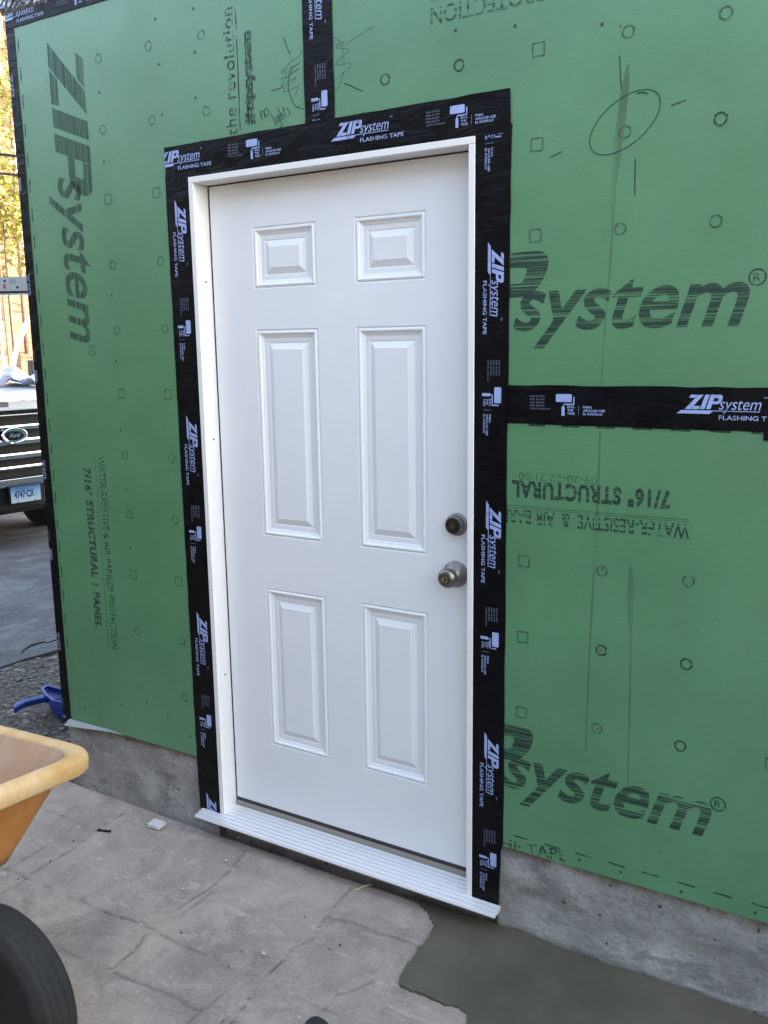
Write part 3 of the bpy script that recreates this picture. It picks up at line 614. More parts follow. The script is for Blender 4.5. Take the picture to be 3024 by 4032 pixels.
# corner strip, folded round the corner of the house
b = MB(); zs_ = [ZB-.004 + (2.69-ZB)*k/60 for k in range(61)]
outer = [(-1.2155+.0012*math.sin(z*9)+random.uniform(-.0006, .0006), -.0014, z) for z in zs_]; edge = [(XC-.0075, -.0014, z) for z in zs_]; back = [(XC-.0075, .048, z) for z in zs_]
V = outer+edge+back; n = 61; b.add(V, [(i, i+1, n+i+1, n+i) for i in range(60)] + [(n+i, n+i+1, 2*n+i+1, 2*n+i) for i in range(60)])
tp = b.build('flashing_tape', TAPE); tp.modifiers.new('solid', 'SOLIDIFY').thickness = .001
tag(tp, 'tall black tape folded round the left corner of the house', 'tape', 'black flashing tape strips')
print_tape(tp, [2.52, 1.865, 1.21, .555], -1.270, -90, -.0022, (XC-.0065, -1.217, ZB, 2.62), PRINT_C)
tp = tape('flashing_tape', [(XC-.004, 2.632), (2.6, 2.632), (2.6, 2.682), (XC-.004, 2.682)], 'black printed tape along the top edge of the corner boards', -.0028)
print_tape(tp, [-1.29, -.635, .02], 2.668, 0, -.0036, (XC-.003, 2.5, 2.633, 2.676))
def crinkle():
    xs = np.arange(XC-.016, 2.6, .010); zs = np.linspace(2.675, 2.80, 14); X, Z = np.meshgrid(xs, zs); q = np.clip((Z-2.676)/.012, 0, 1)
    Y = -.0034 - q*(.006*np.abs(np.sin(X*55+Z*80)*np.sin(X*23-Z*60+1)) + .004*np.abs(np.sin(X*90-Z*130)) + rng.uniform(0, .003, X.shape))
    v = np.stack([X, Y, Z], -1).reshape(-1, 3); n, k = X.shape; i = (np.arange(n-1)[:, None]*k + np.arange(k-1)[None]).ravel()
    me = bpy.data.meshes.new('flashing_tape'); me.from_pydata(v.tolist(), [], np.stack([i, i+1, i+k+1, i+k], 1).tolist()); o = link('flashing_tape', me, CRINKLE)
    o.modifiers.new('solid', 'SOLIDIFY').thickness = .001; return o
tag(crinkle(), 'crinkled shiny black tape above the printed top strip at the house corner', 'tape', 'black flashing tape strips')
# torn white membrane sliver under the corner board
WHITEF = base_mat('white_membrane', (.40, .435, .45), .5)
me = bpy.data.meshes.new('membrane_scrap'); me.from_pydata([(-1.222,-.003,.184),(-1.244,-.013,.157),(-1.215,-.012,.158),(-1.13,-.010,.1665),(-.995,-.003,.178),(-.93,-.002,.181),(-1.0,-.003,.187),(-1.12,-.003,.185)], [], [(0,1,2,3),(0,3,7),(3,4,6,7),(4,5,6)])
o = link('membrane_scrap', me, WHITEF); o.modifiers.new('s', 'SOLIDIFY').thickness = .0015; tag(o, 'torn white membrane scrap sticking out under the corner board', 'membrane scrap')

# ------------------------------------------------------------------ the door
door = empty('entry_door', (0, .03, 0), 'white six panel entry door with satin nickel knob and deadbolt in a white frame', 'door')
IN = J - .0176; YD = .061; ZD = .0365
def jamb(x0, x1, name='side_jamb'):
    b = MB(); b.box((x0, -.0045, -.006), (x1, .118, 2.0808 - .0178)); return b.build(name, JAMBW, door, bevel=.0012)
jl = jamb(-J, -IN); jr = jamb(IN, J)
b = MB(); b.box((-J, -.0047, 2.0808-.0176), (J, .118, 2.0808)); b.build('head_jamb', JAMBW, door, bevel=.0012)
b = MB()
for z in (1.775, 1.285, .49): b.lathe([(.0034, 0), (.0034, .0006)], (-IN+.0002, .034, z), (1, 0, 0), 12)
b.build('screw_head', NAIL, jl)
# slab with six openings, each filled by its embossed panel
PX = [(-.2905, -.0585), (.0745, .3025)]; PZS = [(1.7465, 1.928), (.980, 1.6265), (.266, .808)]
SX0, SX1, SZ0, SZ1 = -.4520, IN-.003, ZD, 2.0588
xsb = [SX0, PX[0][0], PX[0][1], PX[1][0], PX[1][1], SX1]; zsb = [SZ0, PZS[2][0], PZS[2][1], PZS[1][0], PZS[1][1], PZS[0][0], PZS[0][1], SZ1]
bm = bmesh.new(); gv = [[bm.verts.new((x, YD, z)) for x in xsb] for z in zsb]
for i in range(7):
    for j in range(5):
        if i in (1, 3, 5) and j in (1, 3): continue
        bm.faces.new((gv[i][j], gv[i][j+1], gv[i+1][j+1], gv[i+1][j]))
bk = [bm.verts.new((x, YD+.044, z)) for x, z in ((SX0, SZ0), (SX1, SZ0), (SX1, SZ1), (SX0, SZ1))]; bm.faces.new(bk[::-1])
bot = [gv[0][j] for j in range(6)]; top = [gv[7][j] for j in range(6)]; lef = [gv[i][0] for i in range(8)]; rig = [gv[i][5] for i in range(8)]
bm.faces.new(bot[::-1] + [bk[0], bk[1]]); bm.faces.new(top + [bk[2], bk[3]]); bm.faces.new(lef + [bk[3], bk[0]]); bm.faces.new(rig[::-1] + [bk[1], bk[2]])
bmesh.ops.recalc_face_normals(bm, faces=bm.faces); me = bpy.data.meshes.new('door_slab'); bm.to_mesh(me); bm.free(); slab = link('door_slab', me, DOORW, door)
PROF = [(0, 0), (.0022, .0030), (.0045, .0036), (.0060, .0012), (.0085, -.0012), (.0115, -.0016), (.0140, .0002), (.0165, .0036), (.0200, .0056), (.0225, .0062), (.0240, .0082), (.0260, .0088), (.0385, .0094), (.0405, .0110), (.0425, .0110), (.0590, .0034), (.0605, .0022), (.0625, .0022)]
for x0, x1 in PX:
    for z0, z1 in PZS:
        V = []; Fc = []
        for ins, d in PROF:
            iz = ins*(1 if True else 1); V += [(x0+ins, YD+d, z0+iz), (x1-ins, YD+d, z0+iz), (x1-ins, YD+d, z1-iz), (x0+ins, YD+d, z1-iz)]
        for i in range(len(PROF)-1):
            for k in range(4): a = i*4; Fc.append((a+k, a+(k+1) % 4, a+4+(k+1) % 4, a+4+k))
        Fc.append(tuple(len(V)-4+k for k in range(4)))
        b = MB().add(V, Fc); b.build('raised_panel', DOORW, slab)
b = MB()       # faint rail and stile joints pressed in the skin
for z in (1.9265, 1.7475, 1.627, .979, .807): b.box((PX[0][1]+.002, YD-.0003, z-.0005), (PX[1][0]-.002, YD+.001, z+.0005))
b.build('stile_joint', DOORW, slab)
b = MB(); b.box((-IN, YD+.0012, .024), (SX0+.002, YD+.01, 2.0632)); b.box((SX0, YD+.0012, SZ1-.001), (IN, YD+.01, 2.0632)); b.box((SX1-.001, YD+.0012, .024), (IN, YD+.01, SZ1)); b.build('weatherstrip', BLACKR, door)
b = MB(); b.box((-.4555, YD-.0012, .0235), (IN-.001, YD+.035, ZD-.0003)); b.build('door_sweep', SWEEP, door, bevel=.001)
sill = []
prof = [(-.0475, -.0190), (-.0475, -.0155), (-.0465, -.0142)]
rows = 7
y0_, z0_, y1_, z1_ = -.0445, -.0140, .060, .0070
for k in range(rows):
    for t, h in ((.0, 0), (.10, .0022), (.40, .0028), (.66, .0022), (.78, -.0022), (.94, -.0022)):
        q = (k+t)/rows; prof.append((y0_+(y1_-y0_)*q, z0_+(z1_-z0_)*q + h))
def sill_part(name, prof, x0, x1, m):
    b = MB(); b.prismx(prof, x0, x1); return b.build(name, m, door)
front = [p for p in prof if p[0] < -.0055]; rear = [p for p in prof if p[0] >= -.006]
th = sill_part('threshold', front + [(-.0055, front[-1][1]), (-.0055, -.0190)], -.556, .568, ALU)
sill_part('threshold_tread', [(-.0054, rear[0][1])] + rear + [(.060, -.02), (-.0054, -.02)], -IN+.0003, IN-.0003, ALU)
b = MB(); b.box((-IN+.001, YD-.004, .006), (IN-.001, YD+.05, .0232)); b.build('threshold_riser', RISER, door, bevel=.0015)
b = MB(); b.box((-.552, -.0425, -.0240), (.564, .10, -.0195)); b.build('sill_substrate', WOODR, door)
BLK = base_mat('keyway_black', (.004, .004, .004), .6)
# deadbolt
cx, cz = .3965, 1.0795
b = MB(); b.lathe([(.0005, 0), (.0315, 0), (.0325, -.003), (.0315, -.006), (.0285, -.0075), (.0275, -.009), (.0255, -.024), (.0235, -.0265), (.0215, -.0268)], (cx, YD, cz), (0, 1, 0), 48)
db = autosmooth(b.build('deadbolt', NICKEL, door), 30)
b = MB(); b.lathe([(.0005, -.026), (.0213, -.026), (.0208, -.0285), (.0175, -.0292), (.0005, -.0292)], (cx, YD, cz), (0, 1, 0), 40); autosmooth(b.build('lock_face', NICKEL_D, db), 30)
b = MB(); b.lathe([(.0072, -.029), (.0072, -.0312), (.0062, -.0316), (.0005, -.0312)], (cx, YD, cz-.001), (0, 1, 0), 24); autosmooth(b.build('key_cylinder', NICKEL, db), 30)
b = MB(); b.box((cx-.001, YD-.0322, cz-.0055), (cx+.001, YD-.0310, cz+.0035)); b.build('keyhole', BLK, db)
cx, cz = .3935, .936
b = MB(); b.lathe([(.0005, 0), (.0375, 0), (.0383, -.003), (.0375, -.0065), (.034, -.0095), (.026, -.021), (.018, -.0265), (.0145, -.028), (.0142, -.038)], (cx, YD, cz), (0, 1, 0), 48)
kb = autosmooth(b.build('door_knob', NICKEL, door), 30)
b = MB(); b.lathe([(.012, -.034), (.018, -.0365), (.0235, -.0405), (.0268, -.0460), (.0280, -.0525), (.0272, -.0590), (.0245, -.0645), (.0200, -.0680), (.0130, -.0698), (.0098, -.0700), (.0096, -.0690), (.0005, -.0690)], (cx, YD, cz), (0, 1, 0), 56)
autosmooth(b.build('knob_grip', NICKEL, kb), 30)
b = MB(); b.lathe([(.0085, -.0688), (.0085, -.0712), (.0070, -.0718), (.0005, -.0712)], (cx, YD, cz), (0, 1, 0), 28); autosmooth(b.build('key_cylinder', base_mat('bright_cylinder', (.62, .60, .55), .18, 1), kb), 30)
b = MB(); b.box((cx-.0012, YD-.0724, cz-.005), (cx+.0012, YD-.0708, cz+.005)); b.build('keyhole', BLK, kb)

# ------------------------------------------------------------------ things on the patio
def loc(mb, name, m, parent, bevel=0, smooth=None, seg=2):
    """build a part whose mesh is already in its parent's local space"""
    o = mb.build(name, m, None, bevel=bevel, seg=seg); o.parent = parent
    if smooth: autosmooth(o, smooth)
    return o
YEL = litter_mat('yellow_tray_plastic', [(.3, (.34, .135, .028)), (.55, (.42, .185, .042)), (.75, (.48, .24, .08))], 6, .15, .004); P(YEL).inputs['Roughness'].default_value = .5
RIMM = litter_mat('dusty_yellow_rim', [(.25, (.44, .24, .075)), (.43, (.56, .36, .14)), (.57, (.63, .46, .24)), (.75, (.62, .52, .36))], 7, .25, .004); P(RIMM).inputs['Roughness'].default_value = .65
LINE = litter_mat('cement_dusted_lining', [(.25, (.40, .21, .10)), (.45, (.46, .30, .19)), (.65, (.50, .40, .33)), (.85, (.46, .42, .40))], 3.2, .3, .006)
RUB = litter_mat('tyre_rubber', [(.3, (.013, .014, .013)), (.7, (.030, .031, .029))], 16, .3, .004)
TUBE = base_mat('black_tube', (.015, .015, .016), .4); ASH = litter_mat('ash_handle', [(.3, (.30, .19, .10)), (.7, (.42, .29, .17))], 8, .2, .002)
WY = -1.085
wb = empty('wheelbarrow', (-.7, WY, -.085), 'yellow plastic tray wheelbarrow with a black pneumatic tyre left of the door', 'wheelbarrow')
def rloop(cs, r, z, n=10):
    out = []
    for i, c in enumerate(cs):
        p = Vector(cs[i-1]); q = Vector(cs[(i+1) % len(cs)]); c = Vector(c); a = c+(p-c).normalized()*r; d = c+(q-c).normalized()*r
        for k in range(n+1): t = k/n; o = a*(1-t)**2 + c*2*t*(1-t) + d*t*t; out.append((o.x, o.y, z))
    return out
def ins(cs, d):
    c0 = Vector((sum(c[0] for c in cs)/len(cs), sum(c[1] for c in cs)/len(cs)))
    return [(c[0] - math.copysign(d, c[0]-c0.x) if abs(c[0]-c0.x) > .2 else c[0], c[1] - math.copysign(d, c[1]-c0.y)) for c in cs]
TOP = [(-.272, -.652), (-.66, -.678), (-1.15, -.735), (-1.15, -1.38), (-.74, -1.47), (-.375, -1.40)]
BOT = [(-.395, -.835), (-.70, -.84), (-.96, -.86), (-.96, -1.27), (-.72, -1.30), (-.475, -1.26)]
def lerp(A, B, t): return [(a[0]+(b[0]-a[0])*t, a[1]+(b[1]-a[1])*t) for a, b in zip(A, B)]
def shell(loops, cap=False):
    b = MB(); n = len(loops[0])
    for l in loops: b.v += l
    for i in range(len(loops)-1):
        for k in range(n): b.f.append((i*n+k, i*n+(k+1) % n, (i+1)*n+(k+1) % n, (i+1)*n+k))
    if cap: b.f.append(tuple((len(loops)-1)*n+k for k in range(n)))
    return b
RZ = .548
tray = shell([rloop(lerp(ins(TOP, .030), BOT, t), .10-.02*t, RZ-.012 - (RZ-.012-.30)*(t**1.02)) for t in (0, .15, .35, .55, .75, .9, 1)], True).build('tray', YEL, wb, smooth=True)
shell([rloop(lerp(ins(TOP, .046), BOT, t*.985), .09-.015*t, RZ-.004 - (RZ-.004-.306)*t) for t in (0, .04, .15, .35, .55, .75, .9, 1)], True).build('tray_lining', LINE, tray, smooth=True)
shell([rloop(ins(TOP, .048), .088, RZ-.010), rloop(ins(TOP, .042), .09, RZ-.001), rloop(ins(TOP, .030), .095, RZ+.003), rloop(ins(TOP, .012), .10, RZ+.001), rloop(ins(TOP, .003), .105, RZ-.006), rloop(TOP, .105, RZ-.016), rloop(ins(TOP, .002), .105, RZ-.044), rloop(ins(TOP, .006), .10, RZ-.048), rloop(ins(TOP, .031), .095, RZ-.046)]).build('tray_rim', RIMM, tray, smooth=True)
wc = (-.215, -1.035, .121)
b = MB(); pr = []
for a, r in [(-.035, .128), (-.046, .150), (-.050, .168), (-.046, .184), (-.038, .1935)]: pr.append((r, a))
for a in (-.028, -.010, .010, .028): pr += [(.2000-.25*a*a*4, a-.0075), (.2015-.25*a*a*4, a-.002), (.2005-.25*a*a*4, a+.0055), (.1983-.25*a*a*4, a+.0065), (.1983-.25*a*a*4, a+.0085)]
for a, r in [(.038, .1935), (.046, .184), (.050, .168), (.046, .150), (.035, .128)]: pr.append((r, a))
b.lathe(pr, wc, (0, 1, 0), 72); wheel = b.build('wheel', RUB, wb, smooth=True)
b = MB(); b.lathe([(.02, -.045), (.03, -.045), (.03, -.02), (.105, -.012), (.125, -.030), (.133, -.034), (.133, .034), (.125, .030), (.105, .012), (.03, .02), (.03, .045), (.02, .045)], wc, (0, 1, 0), 40); b.build('wheel_rim', TUBE, wheel, smooth=True)
b = MB(); b.tube([(-.215, -1.125, .121), (-.215, -.945, .121)], .010); b.build('axle', TUBE, wheel)
for sgn in (-1, 1):
    b = MB(); b.tube([(-.205, -1.035+sgn*.075, .115), (-.42, WY+sgn*.11, .275), (-.95, WY+sgn*.20, .292), (-1.80, WY+sgn*.30, .50)], .016, 10); h = b.build('handle', ASH, wb, smooth=True)
    b = MB(); b.tube([(-1.66, WY+sgn*.2835, .4655), (-1.81, WY+sgn*.301, .5025)], .0185, 10); b.build('grip', TUBE, h, smooth=True)
    b = MB(); b.tube([(-.82, WY+sgn*.19, .28), (-.98, WY+sgn*.22, -.073), (-1.10, WY+sgn*.22, -.073), (-1.12, WY+sgn*.215, .30)], .012, 8); b.build('leg', TUBE, wb)
# dustpan on the soil behind the corner
BLUE = base_mat('blue_plastic', (.016, .052, .27), .38); bump(BLUE, noise(BLUE, coords(BLUE), 40, 2), .05, .001)
gz = float(terrain(-1.95, .5)) + .006
dp = empty('dustpan', (-1.912, .432, gz), 'blue plastic dustpan with a short handle lying behind the house corner', 'dustpan', rz=R(-24))
b = MB(); w0, w1, dlen, h = .125, .165, .235, .105   # local: +y opening, handle -y
outl = [(-w1, dlen, .004), (-w1*.99, .12, .045), (-w0, .03, h), (-w0*.75, .0, h+.004), (0, -.008, h+.006), (w0*.75, .0, h+.004), (w0, .03, h), (w1*.99, .12, .045), (w1, dlen, .004)]
flo = [(-w1*.95, dlen, .001), (-w1*.93, .12, .004), (-w0*.9, .05, .010), (-w0*.68, .028, .012), (0, .022, .012), (w0*.68, .028, .012), (w0*.9, .05, .010), (w1*.93, .12, .004), (w1*.95, dlen, .001)]
b.v = outl + flo; n = 9; b.f = [(i, i+1, n+i+1, n+i) for i in range(8)] + [(n, n+1, n+2, n+3, n+4, n+5, n+6, n+7, n+8)]
o = loc(b, 'pan', BLUE, dp, smooth=50); o.modifiers.new('s', 'SOLIDIFY').thickness = .0035; pan = o
b = MB(); b.tube([Vector(p)+Vector((0, 0, .001)) for p in outl], .0062, 8); loc(b, 'pan_rim', base_mat('blue_plastic_edge', (.05, .12, .45), .4), pan, smooth=60)
b = MB(); hb = []
for y, z, hw in ((.0, h-.004, .020), (-.04, h-.002, .0155), (-.10, h-.004, .016), (-.135, h-.012, .019), (-.152, h-.024, .014)): hb.append((y, z, hw))
for y, z, hw in hb: b.v += [(-hw*1.2, y, z-.020), (-hw*1.2, y, z+.004), (-hw*.6, y, z+.008), (hw*.6, y, z+.008), (hw*1.2, y, z+.004), (hw*1.2, y, z-.020)]
for i in range(4):
    for k in range(5): b.f.append((i*6+k, i*6+k+1, (i+1)*6+k+1, (i+1)*6+k))
b.f.append((24, 25, 26, 27, 28, 29)); o = loc(b, 'handle', BLUE, dp, smooth=40); o.modifiers.new('s', 'SOLIDIFY').thickness = .003
# wood off-cut, slivers, stones
TILE = litter_mat('primed_offcut', [(.3, (.50, .48, .47)), (.7, (.62, .60, .60))], 30, .2, .002)
b = MB(); b.box((-.026, -.020, 0), (.026, .020, .0125)); ob = b.build('wood_offcut', TILE, bevel=.001); ob.location = (-.715, -.074, -.084); ob.rotation_euler = (0, R(1), R(4))
tag(ob, 'small pale square wood offcut lying on the patio left of the threshold', 'offcut')
SLIV = base_mat('pale_sliver', (.45, .38, .27), .7)
def sliver(a, c, r, label, m, name='wood_sliver'):
    b = MB(); mid = ((a[0]+c[0])/2, (a[1]+c[1])/2+.003); b.tube([(a[0], a[1], -.082), (mid[0], mid[1], -.079), (c[0], c[1], -.081)], [r*.6, r, r*.4], 6); return tag(b.build(name, m), label, 'sliver')
sliver((.101, -.054), (.132, .004), .0032, 'thin pale wood sliver on the patio under the threshold', SLIV)
sliver((-.872, -.077), (-.878, -.015), .0026, 'pale sliver lying in a patio joint near the foundation', SLIV)
b = MB(); b.tube([(-.862, -.198, -.080), (-.824, -.184, -.080)], .0042, 8); b.lathe([(.006, 0), (.007, .003), (.005, .005)], (-.864, -.199, -.080), (-1, -.3, 0), 10); tag(b.build('screw', BLK), 'black screw lying beside a patio joint', 'screw')
def stone(x, y, r, m, label, grp):
    bm = bmesh.new(); bmesh.ops.create_icosphere(bm, subdivisions=2, radius=1)
    sx, sy, sz = random.uniform(.8, 1.5), random.uniform(.7, 1.1), random.uniform(.4, .7); ph = random.uniform(0, 6)
    for v in bm.verts:
        k = 1 + .16*math.sin(v.co.x*5+ph)*math.cos(v.co.y*6+ph) + random.uniform(-.08, .08); v.co = Vector((v.co.x*sx, v.co.y*sy, v.co.z*sz))*r*k
    me = bpy.data.meshes.new('stone_chip'); bm.to_mesh(me); bm.free(); o = link('stone_chip', me, m); o.location = (x, y, -.083 + r*.25); o.rotation_euler = (0, 0, random.uniform(0, 6)); return tag(o, label, 'stone', grp)
LST = litter_mat('pale_chip', [(.3, (.34, .32, .29)), (.7, (.52, .50, .46))], 60, .3, .002); DST = litter_mat('dark_chip', [(.3, (.035, .033, .03)), (.7, (.09, .085, .08))], 60, .3, .002)
for i, (x, y) in enumerate([(-.406,-.357),(-.371,-.308),(-.663,-.524),(-.727,-.447),(-.788,-.265),(-.95,-.217),(-1.075,-.334),(-.354,-.501),(-.307,-.509),(-.355,-.121),(-.345,-.095),(.039,-.421),(-.111,-.031),(-.411,.008),(-.481,-.016),(.266,-.566)]):
    stone(x, y, random.uniform(.003, .0055) if i != 11 else .008, LST, 'tiny pale stone chip scattered on the stamped patio', 'pale stone chips on the patio')
for x, y in [(-.859,-.411),(-.865,-.529),(-.224,-.468),(-.892,-.288),(-1.062,-.194),(-.999,-.192),(-.11,-.323),(.044,-.232),(-.15,-.017),(-.021,-.444),(.188,-.315),(.203,-.286),(-.01,-.509),(-.3,-.134)]:
    stone(x, y, random.uniform(.0022, .0038), DST, 'tiny dark crumb scattered on the stamped patio', 'dark crumbs on the patio')
b = MB(); pts_ = [(.055*math.sin(a)*(1-.15*math.cos(a)), .13*math.cos(a)) for a in [2*math.pi*k/32 for k in range(32)]]
b.v = [(x*1.0, y*1.0, 0) for x, y in pts_] + [(x, y, .014) for x, y in pts_] + [(x*.86, y*.93, .022) for x, y in pts_]; n = 32
b.f = [(i*n+k, i*n+(k+1) % n, (i+1)*n+(k+1) % n, (i+1)*n+k) for i in range(2) for k in range(n)] + [tuple(2*n+k for k in range(n))]
pad = b.build('rubber_pad', RUB, smooth=True); pad.location = (.392, -.652, -.085); pad.rotation_euler = (0, 0, R(42)); tag(pad, 'black rounded rubber pad on the patio at the bottom edge of the view', 'rubber pad')
b = MB(); cr = [(-2.869,1.0),(-2.935,1.074),(-2.966,1.141),(-2.961,1.187),(-2.957,1.233),(-2.917,1.225),(-2.919,1.268),(-2.922,1.311),(-2.95,1.5)]
b.tube([(x, y, float(terrain(x, y))+.010) for x, y in cr], [.004, .010, .012, .010, .007, .006, .007, .006, .004], 6); tag(b.build('asphalt_crack', base_mat('crack_dark', (.012, .012, .013), .9)), 'dark crack across the asphalt edge', 'crack', kind='structure')

# ------------------------------------------------------------------ white pickup truck (front toward the house)
TW = base_mat('white_truck_paint', (.88, .89, .90), .22); P(TW).inputs['Coat Weight'].default_value = .6
CHR = base_mat('chrome', (.72, .73, .75), .08, 1); CHR_D = base_mat('dull_grille_grey', (.10, .10, .10), .4, .3); TBLK = base_mat('truck_black_plastic', (.010, .010, .011), .45)
GLASS = base_mat('windscreen_glass', (.8, .85, .86), .02); P(GLASS).inputs['Alpha'].default_value = .12
ZG = -.30
truck = empty('pickup_truck', (-5.839, 3.317, ZG), 'white pickup truck with chrome bar grille parked facing the house corner', 'pickup truck', rz=R(83.0145))
def up(pts): return [(a, b_, c-ZG) for a, b_, c in pts]
def gridpart(name, us, ws, fz, m, parent, smooth=40):
    b = MB(); n = len(us)
    for w_ in ws:
        for u in us: b.v.append((u, w_, fz(u, w_)-ZG))
    for i in range(len(ws)-1):
        for k in range(n-1): b.f.append((i*n+k, i*n+k+1, (i+1)*n+k+1, (i+1)*n+k))
    return loc(b, name, m, parent, smooth=smooth)
def hoodz(u, w_):
    e = max(0, min(1, (w_+.035)/.16)); z = 1.122 + .055*math.sin(e*math.pi/2) + .085*max(0, w_-.1)
    return z - .07*abs(u/.98)**4 + (.018 if abs(u) < .62 else 0)
us_ = [-.98+1.96*k/28 for k in range(29)]; ws_ = [-.035, -.02, 0, .03, .07, .12, .2, .35, .6, .9, 1.2, 1.5]
gridpart('hood', us_, ws_, hoodz, TW, truck)
b = MB()
b.box((-.98, -.01, 1.030-ZG), (.98, .3, 1.1145-ZG)); b.box((-1.0, .0, .42-ZG), (-.66, 1.6, 1.10-ZG)); b.box((.66, .0, .42-ZG), (1.0, 1.6, 1.10-ZG)); b.box((-.66, .35, .3-ZG), (.66, 1.6, 1.10-ZG))
b.box((-1.0, 1.6, .15-ZG), (.99, 3.3, 1.30-ZG)); b.box((-1.0, 3.36, .15-ZG), (1.0, 5.6, 1.22-ZG))
loc(b, 'body', TW, truck, bevel=.012)
b = MB(); b.box((-.655, .06, .40-ZG), (.655, .20, 1.029-ZG)); grille = loc(b, 'grille', TBLK, truck)
b = MB()
for k in range(44):
    u = -.64 + k*.0298
    b.box((u, .045, .99-ZG), (u+.010, .065, 1.026-ZG)); b.box((u, .045, .845-ZG), (u+.008, .062, .872-ZG))
loc(b, 'grille_mesh', CHR_D, grille)
for z0, z1, hl in ((.975, .992, 1), (.838, .893, 0), (.700, .763, 0), (.567, .628, 0), (.468, .506, 0)):
    b = MB(); f = .018
    prof_ = [(-.012, z1-.0165), (-.004, z1-.002), (.02, z1), (.05, z1-.004), (.05, z0), (.012, z0+.001), (.006, z0+.006), (.010, z0+.011), (.016, z0+.014), (.004, z1-.020)] if not hl else [(.02, z0), (.012, z0+.004), (.012, z1-.004), (.02, z1), (.05, z1), (.05, z0)]
    b.prismx([(y, z-ZG) for y, z in prof_], -.645, .645); loc(b, 'grille_bar', CHR, grille, bevel=.0012, seg=1)
b = MB(); b.lathe([(.0005, 0), (.070, 0), (.074, -.010), (.067, -.017), (.0605, -.010), (.0005, -.010)], (0, 0, 0), (0, 1, 0), 48)
b.v = [(x*1.78-.033, y-.012, z*1.02+.797-ZG) for x, y, z in b.v]; em = loc(b, 'emblem', CHR, grille, smooth=40)
b = MB(); b.lathe([(.0005, -.0105), (.050, -.0105), (.052, -.013), (.047, -.0155), (.0005, -.0165)], (0, 0, 0), (0, 1, 0), 40); b.v = [(x*1.86-.033, y-.012, z*.86+.797-ZG) for x, y, z in b.v]; loc(b, 'emblem_oval', base_mat('dark_blue_enamel', (.008, .012, .035), .15), em, smooth=30)
def tflat(F, name, m, parent, o, y, ang=0): q = F.lay(name, m, None, o, ang, y); q.parent = parent; return q
F = Flat(); F.text('Ford', 0, 0, .115, .040, .45, .01, space=.92); tflat(F, 'emblem_script', base_mat('silver_script', (.6, .6, .62), .3, .8), em, (-.092, .778-ZG), -.0300)
b = MB(); b.prismx([(-.055, .350-ZG), (-.065, .372-ZG), (-.055, .392-ZG), (-.02, .402-ZG), (.12, .402-ZG), (.12, .30-ZG), (-.045, .318-ZG)], -1.02, 1.02); loc(b, 'bumper', CHR, truck, bevel=.003)
b = MB(); b.box((-.98, -.02, .10-ZG), (.98, .18, .316-ZG)); b.box((-.7, .2, .02-ZG), (.7, 1.2, .2-ZG)); loc(b, 'valance', TBLK, truck, bevel=.01)
b = MB(); b.box((-.168, -.012, .156-ZG), (.168, .012, .325-ZG)); holder = loc(b, 'plate_holder', TBLK, truck, bevel=.004); holder.location = (0, -.055, 0)
PLM = base_mat('licence_plate', (.6, .6, .6), .35)
sx = N(PLM, 'ShaderNodeSeparateXYZ'); L(PLM, coords(PLM), sx.inputs[0]); setc(PLM, ramp(PLM, sx.outputs['Z'], [(.46, (.55, .60, .66)), (.545, (.33, .47, .64)), (.615, (.035, .15, .40))]))
b = MB(); b.box((-.1524, -.002, .1638-ZG), (.1524, .002, .3162-ZG)); plate = loc(b, 'licence_plate', PLM, truck, bevel=.001); plate.location = (0, -.0705, 0)
PINK = base_mat('plate_characters', (.012, .03, .11), .4)
F = Flat(); F.text('4747\u00b7CX', 0, 0, .205, .074, 0, .035); F.text('COMB', .222, .012, .02, .006); F.text('INAT', .222, .026, .02, .006); F.text('ION', .222, .040, .016, .006); F.text('CONNECTICUT', .045, .083, .11, .009, 0, .01)
q = F.lay('plate_characters', PINK, None, (-.120, .205-ZG), 0, -.0035); q.parent = plate
b = MB()
for sx_ in (-.09, .09):
    for z in (.172, .308): b.lathe([(.0005, 0), (.006, 0), (.006, -.003), (.0005, -.004)], (sx_, -.002, z-ZG), (0, 1, 0), 10)
q = loc(b, 'plate_bolts', TBLK, plate)
F = Flat(); F.rect(0, 0, .082, .048); tflat(F, 'hood_decal', base_mat('decal_grey', (.16, .15, .17), .6), truck, (-.145, 1.0645-ZG), -.0105)
for sgn in (-1, 1):
    b = MB(); b.box((sgn*.83-.13, -.018, .70-ZG), (sgn*.83+.13, .05, .98-ZG)); loc(b, 'headlight', base_mat('headlight_lens', (.7, .72, .75), .05, .4), truck, bevel=.02)
for wv in (.95, 4.55):
    for sgn in (-1, 1):
        b = MB(); b.lathe([(.20, -.12), (.34, -.13), (.385, -.11), (.40, -.08), (.40, .08), (.385, .11), (.34, .13), (.20, .12)], (sgn*.80, wv, .40), (1, 0, 0), 40); wh = loc(b, 'wheel', RUB, truck, smooth=35)
        b = MB(); b.lathe([(.0005, .09), (.08, .10), (.12, .05), (.20, .08), (.215, .122), (.215, -.1), (.0005, -.1)], (sgn*.80, wv, .40), (sgn, 0, 0), 32); loc(b, 'hub', CHR, wh, smooth=35)
b = MB(); b.box((-.80, 1.98, 1.90-ZG), (.80, 3.2, 1.955-ZG)); b.tube(up([(-.88, 1.55, 1.27), (-.78, 2.0, 1.92)]), .04, 8); b.tube(up([(.84, 1.66, 1.27), (.70, 2.12, 1.92)]), .035, 8); b.box((-.84, 2.75, 1.28-ZG), (-.76, 2.85, 1.93-ZG)); b.box((.76, 2.75, 1.28-ZG), (.84, 2.85, 1.93-ZG)); b.box((-.8, 3.2, 1.28-ZG), (-.6, 3.3, 1.93-ZG)); b.box((.6, 3.2, 1.28-ZG), (.8, 3.3, 1.93-ZG)); loc(b, 'cab', TW, truck, bevel=.015)
